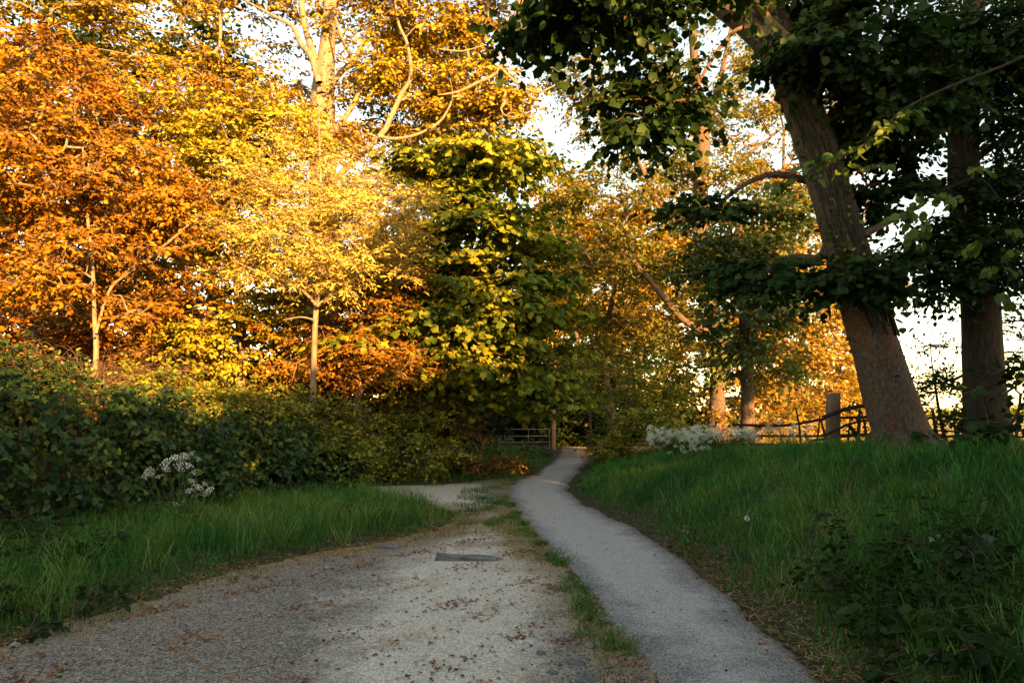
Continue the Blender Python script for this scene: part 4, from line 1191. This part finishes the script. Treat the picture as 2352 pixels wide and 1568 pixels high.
bush('bank_bush', 'dark olive bush on the bank at the left edge', 60, 930, 9.6, [(20, 900, 9.6, 90, 50, 34), (110, 920, 9.6, 70, 40, 24), (-60, 880, 9.6, 80, 60, 24), (40, 850, 10, 60, 40, 16)], 'bramble', 'oval', .065, group='bushes on top of the ivy bank')
bush('bank_bush', 'olive elder bush on the bank right of the forked sapling', 330, 930, 10.8, [(300, 900, 10.8, 70, 34, 26), (380, 905, 10.9, 60, 30, 22), (350, 870, 11.2, 50, 26, 12)], 'hedge', 'oval', .085, group='bushes on top of the ivy bank')
bush('bank_bush', 'pale green bush on the bank left of the straight slim trunk', 530, 960, 11.6, [(480, 930, 11.6, 60, 30, 24), (560, 940, 11.8, 70, 34, 28), (620, 930, 12, 60, 30, 22), (540, 900, 12, 50, 24, 12)], 'hedge', 'oval', .07, group='bushes on top of the ivy bank')
bush('hedge_bush', 'yellow green bush at the end of the ivy bank by the side path', 760, 1110, 13.0, [(700, 1000, 13, 90, 60, 40), (770, 1010, 12.9, 70, 70, 40), (740, 940, 13.3, 90, 40, 30), (660, 950, 13, 70, 40, 20), (800, 1060, 12.8, 40, 40, 18), (690, 1060, 12.6, 60, 40, 24)], 'hedge', 'oval', .085)
bush('hedge_bush', 'green bush behind the stone step where white flowers show', 930, 1090, 15.6, [(870, 1000, 15.6, 80, 60, 40), (950, 1020, 15.5, 70, 60, 36), (880, 930, 16, 90, 40, 30), (960, 950, 16, 70, 40, 24), (1010, 1050, 15.6, 60, 40, 22), (900, 1070, 15.2, 50, 25, 14)], 'hedge', 'oval', .085)
for k, (px, d) in enumerate([(60, 16.5), (300, 17), (520, 17), (740, 17.5), (930, 19)]):
    bush('undergrowth_bush', ['amber undergrowth at the left end of the wood edge', 'amber undergrowth behind the forked sapling', 'amber undergrowth left of the straight slim trunk', 'amber undergrowth right of the straight slim trunk', 'amber undergrowth behind the green hedge bush'][k], px, 930, d,
         [(px - 60, 850, d, 110, 50, 30), (px + 60, 860, d, 110, 50, 30), (px, 780, d + .5, 130, 60, 34), (px, 920, d, 130, 40, 26)], 'amber', 'oval', .13, group='undergrowth bushes along the wood edge', kw=dict(length=.5))
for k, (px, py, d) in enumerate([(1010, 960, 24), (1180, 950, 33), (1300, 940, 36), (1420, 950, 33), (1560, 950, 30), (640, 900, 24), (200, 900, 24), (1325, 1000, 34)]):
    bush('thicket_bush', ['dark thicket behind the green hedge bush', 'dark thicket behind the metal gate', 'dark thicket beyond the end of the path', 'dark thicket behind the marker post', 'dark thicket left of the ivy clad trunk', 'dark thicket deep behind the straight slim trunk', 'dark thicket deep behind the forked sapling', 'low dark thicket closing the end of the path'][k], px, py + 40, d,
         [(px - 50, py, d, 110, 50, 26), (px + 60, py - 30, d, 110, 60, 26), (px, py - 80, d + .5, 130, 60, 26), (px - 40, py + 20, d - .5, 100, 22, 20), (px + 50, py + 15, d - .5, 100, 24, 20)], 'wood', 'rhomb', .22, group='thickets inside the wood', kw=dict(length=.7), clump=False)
bush('bramble_bush', 'orange tinted bramble bush left of the path before the gate', 1130, 1085, 17.4, [(1060, 1025, 17.6, 40, 45, 26), (1130, 1068, 17.2, 50, 20, 24), (1190, 1080, 17.2, 40, 14, 14), (1060, 1070, 16.8, 50, 30, 18), (1060, 960, 18.5, 40, 35, 14)], 'bramble', 'oval', .08)
bush('dark_bush', 'dark bush at the foot of the gate post', 1240, 1045, 23.0, [(1245, 1042, 24, 22, 8, 9), (1215, 1052, 23, 20, 7, 7)], 'dark', 'oval', .09)
bush('path_bush', 'dense green bush on the right where the path narrows', 1440, 1060, 19.0, [(1440, 1010, 19, 60, 50, 40), (1490, 980, 19, 60, 50, 36), (1420, 940, 20, 70, 50, 34), (1520, 930, 20, 60, 60, 30), (1400, 1045, 18.6, 40, 24, 16), (1380, 880, 22, 70, 60, 30), (1480, 870, 22, 80, 60, 30), (1560, 990, 18.5, 50, 30, 16)], 'hedge', 'oval', .10)
bush('gold_hedge', 'golden hedge in the sun behind the fence rails', 1800, 1000, 24.0, [(1740, 960, 24, 70, 34, 30), (1830, 960, 24, 80, 34, 34), (1920, 960, 25, 70, 40, 30), (1990, 950, 26, 50, 40, 16)], 'far', 'oval', .12)
bush('near_sapling', 'broad leaved sapling in front of the upright trunk at the right edge', 2330, 1050, 7.6, [(2310, 900, 7.6, 40, 26, 5), (2330, 960, 7.6, 40, 30, 6), (2300, 980, 7.6, 36, 24, 4), (2350, 880, 7.6, 40, 40, 6)], 'dark', 'broad', .12, kw=dict(twigs=4, per=4, length=.3), cat='sapling')
bush('distant_hedge', 'low dark hedge on the far side of the field', 2200, 955, 120.0, [(2080, 958, 120, 90, 8, 16), (2250, 958, 120, 110, 7, 16), (2420, 958, 120, 110, 9, 16)], 'hedge', 'star', .9, kw=dict(length=2.5), cat='hedge')


for k, (px, py, d) in enumerate([(2210, 1400, 0), (2320, 1290, 0), (2120, 1490, 0), (2290, 1500, 0), (2050, 1380, 0), (2200, 1270, 0)]):  # brambles whose dark leaf colour also carries the shade of the lower right corner
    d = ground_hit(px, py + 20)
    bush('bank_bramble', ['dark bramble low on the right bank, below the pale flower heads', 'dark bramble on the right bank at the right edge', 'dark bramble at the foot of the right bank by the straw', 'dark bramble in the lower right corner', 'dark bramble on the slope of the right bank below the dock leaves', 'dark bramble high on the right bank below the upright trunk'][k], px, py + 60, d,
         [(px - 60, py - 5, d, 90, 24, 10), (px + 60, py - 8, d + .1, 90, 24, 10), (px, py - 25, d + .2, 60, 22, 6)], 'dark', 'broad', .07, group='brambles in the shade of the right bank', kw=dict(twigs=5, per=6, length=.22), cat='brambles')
for k, (px, py, d) in enumerate([(40, 1300, 6.3), (150, 1270, 7.0), (10, 1210, 7.2), (-30, 1380, 5.4)]):  # added so that dark leaf colour gives the shade of the lower left corner
    bush('verge_bramble', ['dark bramble at the left end of the verge, second from the near edge', 'dark bramble under the ivy at the left end of the verge', 'tall dark bramble before the ivy at the left edge', 'dark bramble nearest the track at the left edge'][k], px, py + 60, d,
         [(px - 50, py + 20, d, 70, 45, 9), (px + 50, py + 20, d + .1, 70, 40, 9), (px, py - 20, d + .2, 60, 40, 7)], 'dark', 'broad', .075, group='brambles at the left end of the verge', kw=dict(twigs=5, per=6, length=.24), cat='brambles')
bush('bank_bush', 'tall dark bush on the bank above the left end of the ivy', -10, 900, 9.0, [(-20, 840, 9, 90, 60, 22), (60, 860, 9.2, 60, 40, 14), (-40, 930, 9, 90, 50, 16), (100, 900, 9.3, 50, 30, 9)], 'ivy', 'oval', .075, group='bushes on top of the ivy bank')


# ------------------------------------------------------------------ cow parsley
def umbel_mesh():
    g = Geo()
    tv = np.array([(math.cos(a), math.sin(a), -.15) for a in np.arange(6) / 6 * 6.283] + [(0, 0, .35)])
    tf = [(i, (i + 1) % 6, 6) for i in range(6)]
    n = 15
    for q in range(n):
        r = math.sqrt((q + .5) / n); a = q * 2.4
        c = np.array([r * math.cos(a), r * math.sin(a), .5 * (1 - r * r)])
        dn = np.array([0, 0, -.5]); sd = np.array([-math.sin(a), math.cos(a), 0]) * .02
        g.add([dn - sd, dn + sd, c + sd, c - sd], None, [(0, 1, 2, 3)])
        for e in range(2):
            c2 = c + np.array([RNG.normal(0, .07), RNG.normal(0, .07), RNG.normal(0, .03)])
            g.add(tv * .12 * RNG.uniform(.7, 1.2) + c2, tf)
    return g


UM = umbel_mesh()
umbel_me = mesh_from('umbel', np.concatenate(UM.V), tri=np.concatenate(UM.T), quads=np.concatenate(UM.Q), mat=M['white'])


def parsley(label, heads, d, foot, group='cow parsley plants', size=(.045, .075), greens=120):
    f = np.asarray(foot, float); f[2] = gz(f[0], f[1])
    root = thing('cow_parsley', f, label, 'flowers', group)
    g = Geo()
    for (px, py, dd) in heads:
        h_ = at(px, py, d + dd)
        s_ = f + np.array([RNG.normal(0, .05), RNG.normal(0, .05), 0])
        a_, c_ = spline([s_, (s_ * .5 + h_ * .5) + np.array([RNG.normal(0, .05), RNG.normal(0, .03), .05]), h_], [.006, .0045, .003], 4)
        tube(g, a_, c_, 4, 0, False)
        o = bpy.data.objects.new('umbel', umbel_me)
        o.parent = root
        o.location = h_ - f
        s = RNG.uniform(*size)
        o.scale = (s, s, s)
        o.rotation_euler = (RNG.normal(0, .25) + .55, RNG.normal(0, .3), RNG.uniform(0, 6))
        COL.objects.link(o)
    g.build('stems', M['stem'], root, f)['kind'] = 'stuff'
    g = Geo()
    hs = np.array([at(x, y, d + e) for x, y, e in heads])
    k = RNG.integers(0, len(hs), greens)
    tt = RNG.uniform(.1, .85, greens)[:, None]
    leaves(g, f * (1 - tt) + hs[k] * tt + RNG.normal(0, .08, (greens, 3)), RNG.normal(0, 1, (greens, 3)), np.array([0, -.3, 1]) + RNG.normal(0, .4, (greens, 3)), RNG.uniform(.04, .09, greens), 'lance')
    g.build('foliage', M['grass'], root, f)['kind'] = 'stuff'


D = 8.3
parsley('white cow parsley standing before the ivy on the left verge', [(x, y, RNG.normal(0, .12)) for x, y in [(385, 1060), (405, 1052), (425, 1048), (440, 1042), (455, 1055), (432, 1070), (445, 1085), (412, 1075), (380, 1075), (350, 1085), (335, 1095), (365, 1095), (440, 1105), (455, 1120), (470, 1112), (482, 1125), (435, 1128), (450, 1138), (420, 1150), (402, 1158), (470, 1135), (340, 1083), (415, 1062)]], D, at(420, 1190, D))
for lbl, cx_, cy_, sx, sy, nh, d in [('wide clump of cow parsley left of the ivy clad trunk foot', 1565, 1002, 56, 11, 135, 14.2), ('wide clump of cow parsley below the ivy clad trunk', 1665, 998, 56, 11, 130, 14.2), ('faded cow parsley clump by the fence left of the wooden post', 1800, 990, 40, 12, 34, 13.4), ('sparse cow parsley in the grass between the clumps and the path', 1610, 1030, 60, 10, 14, 13.0)]:
    parsley(lbl, [(cx_ + RNG.uniform(-1.4, 1.4) * sx, cy_ + RNG.normal(0, .8) * sy, RNG.normal(0, .35)) for _ in range(nh)], d, at(cx_, 1030, d), size=(.045, .085), greens=260)
parsley('pale cow parsley heads in the dark weeds low on the right bank', [(x, y, RNG.normal(0, .1)) for x, y in [(2140, 1240), (2155, 1232), (2165, 1245), (2175, 1250), (2150, 1255), (2140, 1262), (2185, 1255), (2240, 1222), (2225, 1230)]], ground_hit(2170, 1290) - .1, at(2170, 1290, ground_hit(2170, 1290) - .1), size=(.02, .035), greens=60)
parsley('small white flower head beside the path edge on the right bank', [(x, y, RNG.normal(0, .1)) for x, y in [(1572, 1208), (1580, 1222), (1602, 1235), (1570, 1218)]], 7.9, at(1590, 1262, 7.9), size=(.014, .022), greens=30)
parsley('few white flower heads on the hedge behind the stone step', [(x, y, RNG.normal(0, .1)) for x, y in [(985, 1035), (1000, 1040), (1005, 1050), (950, 1050), (1010, 1032), (960, 1030)]], 14.9, at(980, 1085, 14.9), size=(.03, .05), greens=40)

# dandelion clock
D = 7.3
f = at(1716, 1240, D); f[2] = gz(f[0], f[1])
hd = at(1716, 1190, D)
root = thing('dandelion', f, 'white dandelion clock standing alone in the bank grass', 'flower')
g = Geo(); a_, c_ = spline([f, (f + hd) / 2 + np.array([.01, 0, 0]), hd], [.003, .0025, .002], 3); tube(g, a_, c_, 5); g.build('stem', M['stem'], root, f)
g = Geo()
d_ = unit(RNG.normal(0, 1, (90, 3)))
leaves(g, hd + d_ * .012, d_, np.cross(d_, RNG.normal(0, 1, (90, 3))), np.full(90, .022), 'lance')
g.build('seed_head', M['white'], root, f)['kind'] = 'stuff'

# broad weeds low on the right bank
WEEDS = [(1700, 1245, 7.0, 9, 'broad dock leaves under the dandelion'), (1960, 1250, 6.2, 12, 'broad dock leaves in the middle of the right bank'), (1600, 1290, 7.2, 7, 'small weed rosette at the right edge of the path'), (2180, 1200, 6.6, 14, 'tall broad weeds below the upright trunk')]
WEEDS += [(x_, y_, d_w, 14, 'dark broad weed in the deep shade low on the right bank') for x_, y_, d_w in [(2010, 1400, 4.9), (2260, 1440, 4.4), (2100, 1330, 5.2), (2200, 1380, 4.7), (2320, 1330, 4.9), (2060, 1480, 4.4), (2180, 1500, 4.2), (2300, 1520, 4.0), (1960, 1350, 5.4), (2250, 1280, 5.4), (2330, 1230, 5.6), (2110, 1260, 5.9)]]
for q, (px, py, d, nl, lbl) in enumerate(WEEDS):
    d = ground_hit(px, py)
    f = at(px, py, d); f[2] = gz(f[0], f[1])
    root = thing('broad_weed', f, lbl, 'weeds', 'weeds on the right bank')
    az = RNG.uniform(0, 6.28, nl)
    dr = np.stack([np.cos(az), np.sin(az), RNG.uniform(.4, 1.4, nl)], -1)
    ln = RNG.uniform(.12, .38, nl)
    tipp = f + unit(dr) * ln[:, None]
    g = Geo()
    for e in range(nl):
        tube(g, np.array([f, (f + tipp[e]) / 2 + np.array([0, 0, .02]), tipp[e]]), [.004, .003, .002], 4, 0, False)
    g.build('stems', M['stem'], root, f)['kind'] = 'stuff'
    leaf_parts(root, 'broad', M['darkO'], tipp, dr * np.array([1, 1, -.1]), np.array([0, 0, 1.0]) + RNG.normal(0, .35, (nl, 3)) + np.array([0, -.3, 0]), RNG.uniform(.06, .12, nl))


# ------------------------------------------------------------------ stones
def stone_mesh(sx, sy, sz, rough=.07, n=10):
    me = bpy.data.meshes.new('stone')
    import bmesh
    bm = bmesh.new()
    bmesh.ops.create_icosphere(bm, subdivisions=2, radius=1)
    for v in bm.verts:
        c = v.co
        k = 1 / max(abs(c.x), abs(c.y), abs(c.z)) ** .55
        c = c * k * (1 + RNG.normal(0, rough))
        v.co = (c.x * sx, c.y * sy, c.z * sz)
    bm.to_mesh(me); bm.free()
    return me


def slab_mesh(sx, sy, sz):
    import bmesh
    me = bpy.data.meshes.new('slab')
    bm = bmesh.new()
    bmesh.ops.create_cube(bm, size=1)
    bmesh.ops.subdivide_edges(bm, edges=bm.edges[:], cuts=5, use_grid_fill=True)
    for v in bm.verts:
        c = v.co.copy()
        e_ = max(abs(c.x), abs(c.y)) * 2
        lift = .12 * math.sin(c.x * 9 + 1) + RNG.normal(0, .05)
        v.co = (c.x * sx * (1 + .05 * math.sin(c.y * 8)) + RNG.normal(0, .006), c.y * sy * (1 + .16 * math.sin(c.x * 7 + .5) + .1 * math.sin(c.x * 17)) + RNG.normal(0, .005), (c.z * (1 - .25 * e_ ** 4) + lift) * sz)
    bm.to_mesh(me); bm.free()
    return me


def stone(name, label, x, y, sx, sy, sz, mat, sink=.4, rz=0, group=None, cat='stone', dz=0):
    me = slab_mesh(sx, sy, sz) if name == 'stone_slab' or name == 'stone_step' else stone_mesh(sx / 2, sy / 2, sz / 2)
    me.materials.append(mat)
    o = link(name, me, None, (x, y, gz(x, y) + sz * (.5 - sink) + dz))
    o.rotation_euler = (RNG.normal(0, .05), RNG.normal(0, .05), rz)
    return tag(o, label, cat, group)


stone('stone_slab', 'long dark stone slab lying across the track', (1098 - 1176) / FPX * 7.55, 7.6, 0.86, .17, .09, M['stone'], .5, .03, cat='stone')
stone('stone_slab', 'small dark flat stone at the edge of the verge grass', (893 - 1176) / FPX * 8.2, 8.25, .3, .13, .08, M['stone'], .5, .1)
x, y = -3.0, 13.6
stone('stone_step', 'lower warm stone block of the step onto the side path', -2.82, 13.2, .42, .35, .2, M['step'], .25, .3)
stone('stone_step', 'upper warm stone block of the step beside the ivy bank', -3.1, 13.5, .45, .4, .36, M['step'], .15, .2)
for q, (px, py, w_) in enumerate([(1310, 1472, .13), (1316, 1500, .12), (1345, 1532, .2), (1290, 1450, .09), (1412, 1555, .22), (1455, 1530, .12), (1370, 1555, .1), (1265, 1520, .08), (1240, 1480, .07)]):
    d = FPX * EYE / (py - HOR)
    stone('sunken_stone', 'flat grey stone sunk in the gravel beside the path edge', (px - 1176) / FPX * d, d, w_, w_ * .7, .06, M['stone'], .5, RNG.uniform(0, 3), 'flat stones sunk beside the path edge')
for q, (px, py, d, w_, lbl) in enumerate([(2255, 1270, 5.2, .2, 'pale lichen grey stone half hidden in the right bank')]):
    d = ground_hit(px, py)
    p_ = at(px, py, d)
    stone('bank_stone', lbl, p_[0], d, w_, w_ * .8, w_ * .8, M['stone'], .4, q, dz=.03)


# ------------------------------------------------------------------ gate, posts, fence
def box_post(name, label, foot, h_, w_, mat, cat='post', tilt=0.0, group=None):
    f = np.asarray(foot, float)
    g = Geo()
    n = 7
    zz = np.linspace(-.3, h_, n)
    P = np.stack([f[0] + tilt * zz, np.full(n, f[1]), f[2] + zz], -1)
    c = w_ / 2
    ring = np.array([(-c, -c * .85), (-c * .85, -c), (c * .85, -c), (c, -c * .85), (c, c * .85), (c * .85, c), (-c * .85, c), (-c, c * .85)])
    V, Q = [], []
    for i_ in range(n):
        s_ = 1 - (.03 if i_ == n - 1 else 0) + RNG.normal(0, .012)
        V.append(np.column_stack([P[i_, 0] + ring[:, 0] * s_, P[i_, 1] + ring[:, 1] * s_, np.full(8, P[i_, 2]) + (ring[:, 0] * .12 if i_ == n - 1 else 0)]))
    for i_ in range(n - 1):
        for k_ in range(8):
            Q.append((i_ * 8 + k_, i_ * 8 + (k_ + 1) % 8, i_ * 8 + 8 + (k_ + 1) % 8, i_ * 8 + 8 + k_))
    V = np.concatenate(V)
    V = np.vstack([V, P[-1]])
    T = [((n - 1) * 8 + k_, (n - 1) * 8 + (k_ + 1) % 8, n * 8) for k_ in range(8)]
    g.add(V, T, Q)
    o = g.build(name, mat, None, f, False, loc=f)
    return tag(o, label, cat, group)


GD = 29.0
pf = at(1272, 1031, GD); pf[2] = gz(pf[0], pf[1])
box_post('gate_post', 'reddish wooden gate post catching the sun beside the path', pf, at(1268, 940, GD)[2] - pf[2], .17, M['post'])
gl_, gr_ = at(1060, 985, GD + .3), at(1264, 985, GD)
root = thing('field_gate', np.array([(gl_[0] + gr_[0]) / 2, GD, 0]), 'grey metal bar gate across the track beside the wooden post', 'gate')
gb = np.array(root.location)
for py in (985, 1001, 1015, 1028, 1040):
    a_, c_ = at(1060, py, GD + .3), at(1264, py, GD)
    g = Geo(); tube(g, np.array([a_, (a_ + c_) / 2 - np.array([0, 0, .005]), c_]), [.017, .017, .017], 8); g.build('bar', M['metal'], root, gb, True)
for px in (1062, 1130, 1214, 1262):
    a_, c_ = at(px, 984, GD + .3 * (1264 - px) / 204 - .03), at(px, 1041, GD + .3 * (1264 - px) / 204 - .03)
    g = Geo(); tube(g, np.array([a_, (a_ + c_) / 2, c_]), [.014] * 3, 8); g.build('upright', M['metal'], root, gb, True)
box_post('marker_post', 'slim dark post on the right where the path enters the wood', np.array([2.95, 26.0, gz(2.95, 26)]), 1.5, .10, M['bark_dark'])
pf = at(1913, 1036, 12.8); pf[2] = gz(pf[0], pf[1])
box_post('fence_post', 'sunlit square wooden fence post left of the leaning trunk', pf, at(1920, 903, 12.8)[2] - pf[2], .2, M['post'], tilt=.05)
pf = at(2152, 1030, 19.0); pf[2] = gz(pf[0], pf[1])
box_post('fence_post', 'far golden fence post seen between the two right trunks', pf, at(2152, 985, 19)[2] - pf[2], .13, M['post'])

# rough rail fence of poles and dead brushwood
fb = at(1980, 1035, 12.7); fb[2] = gz(fb[0], fb[1])
root = thing('brushwood_fence', fb, 'dark brushwood fence of thin rails and stakes behind the leaning trunk', 'fence')
for pts, d0, d1, w_ in [([(1680, 968), (1800, 975), (1905, 962), (2020, 958)], 15, 12.6, 7), ([(1690, 1000), (1850, 1000), (2020, 996), (2170, 1000)], 14.6, 12.4, 6), ([(1860, 1012), (1960, 1002), (2030, 1003)], 13, 12.6, 7), ([(1880, 1035), (1940, 1020), (2030, 1012)], 12.6, 12.5, 7),
                        ([(1890, 960), (1940, 940), (2000, 925), (2060, 895)], 12.5, 12.3, 11), ([(2100, 965), (2160, 955), (2260, 950), (2360, 955)], 12.6, 12, 6), ([(2110, 1010), (2200, 1000), (2352, 990)], 12.6, 12, 7), ([(2105, 988), (2200, 990), (2352, 1015)], 12.6, 12, 5), ([(2100, 1025), (2220, 1020), (2352, 1025)], 12.5, 12, 7), ([(1700, 1020), (1850, 1018), (1900, 1020)], 14.4, 13, 5), ([(1890, 1000), (1960, 975), (2030, 960)], 12.5, 12.3, 6)]:
    n = len(pts)
    P, Rr = line([(x + RNG.normal(0, 2), y + RNG.normal(0, 2)) for x, y in pts], list(np.linspace(d0, d1, n)), [w_] * n)
    a_, c_ = spline(P, Rr, 4)
    g = Geo(); tube(g, a_, c_, 6, .06); g.build('rail', M['bark_dark'], root, fb, True)
for px, w_, tl in [(1895, 7, -6), (1962, 9, 8), (1985, 6, -4), (2008, 8, 18), (1945, 5, 5), (1990, 12, -26), (2120, 7, -20), (2165, 9, -14), (2185, 11, 14), (2205, 9, -8), (2225, 8, 20), (2195, 7, 24), (2140, 5, 10), (1870, 5, 8), (1840, 5, -8), (2330, 8, 6), (2060, 6, 4), (2245, 7, -12)]:
    d = 12.5 + RNG.normal(0, .12)
    f = at(px, 1040, d); tt = at(px + tl * 1.6, RNG.uniform(935, 975), d)
    g = Geo(); a_, c_ = spline([f - np.array([0, 0, .1]), (f + tt) / 2 + RNG.normal(0, .02, 3), tt], [.5 * w_ * d / FPX, .45 * w_ * d / FPX, .3 * w_ * d / FPX], 3)
    tube(g, a_, c_, 6, .06); g.build('stake', M['bark_dark'], root, fb, True)
g = Geo()
n = 420
pp = np.array([at(RNG.uniform(1940, 2040), RNG.uniform(915, 1000), 12.4 + RNG.normal(0, .15)) for _ in range(n // 2)] + [at(RNG.uniform(2110, 2330), RNG.uniform(930, 1030), 12.3 + RNG.normal(0, .2)) for _ in range(n - n // 2)])
leaves(g, pp, RNG.normal(0, 1, (n, 3)), RNG.normal(0, 1, (n, 3)), RNG.uniform(.04, .08, n), 'oval')
g.build('foliage', M['dark'], root, fb)['kind'] = 'stuff'

# ------------------------------------------------------------------ trees and hedge outside the frame that shade the foreground
for nm, lb, cat, x, y, h_, w_, lo0, tips_ in [
    ('roadside_tree', 'dense tree beside the right bank, nearer than the leaning one', 'tree', 9.2, 2.6, 8.6, 2.5, .1, 50), ('roadside_tree', 'dense tree out in the field right of the bank', 'tree', 12.9, 2.6, 9.5, 2.3, .1, 50),
    ('unseen_bank_tree', 'small dark tree at the near end of the right bank', 'tree', 5.6, .6, 4.5, 2.1, .2, 50),  # unseen, added only to darken the lower right corner
    ('lane_hedge', 'tall lane hedge behind the viewpoint, nearest the track', 'hedge', -1.5, -7.5, 5.2, 3.2, .06, 30), ('lane_hedge', 'tall lane hedge behind the viewpoint, beside the path', 'hedge', 2.4, -7.8, 5.3, 3.2, .06, 30), ('lane_hedge', 'tall lane hedge behind the viewpoint, before the field corner', 'hedge', 6.2, -7.5, 5.4, 3.2, .06, 30), ('lane_hedge', 'tall lane hedge behind the viewpoint, at the field corner', 'hedge', 10.0, -7.2, 5.8, 3.2, .06, 30),
    ('unseen_verge_tree', 'dark small tree at the near end of the left verge', 'tree', -7.4, .6, 8.0, 2.7, .1, 44)]:  # unseen, put beside the viewer to darken the lower left corner
    b = np.array([x, y, gz(x, y)])
    lo = [(b + np.array([RNG.normal(0, .25 * w_), RNG.normal(0, .25 * w_), z_]), (w_ * .8, w_ * .7, h_ * .18), tips_) for z_ in np.linspace(h_ * lo0, h_ * .86, 5)]
    if nm == 'unseen_bank_tree': lo += [(np.array([5.3, 2.2, 3.9]), (1.2, 1.4, .5), 50)]
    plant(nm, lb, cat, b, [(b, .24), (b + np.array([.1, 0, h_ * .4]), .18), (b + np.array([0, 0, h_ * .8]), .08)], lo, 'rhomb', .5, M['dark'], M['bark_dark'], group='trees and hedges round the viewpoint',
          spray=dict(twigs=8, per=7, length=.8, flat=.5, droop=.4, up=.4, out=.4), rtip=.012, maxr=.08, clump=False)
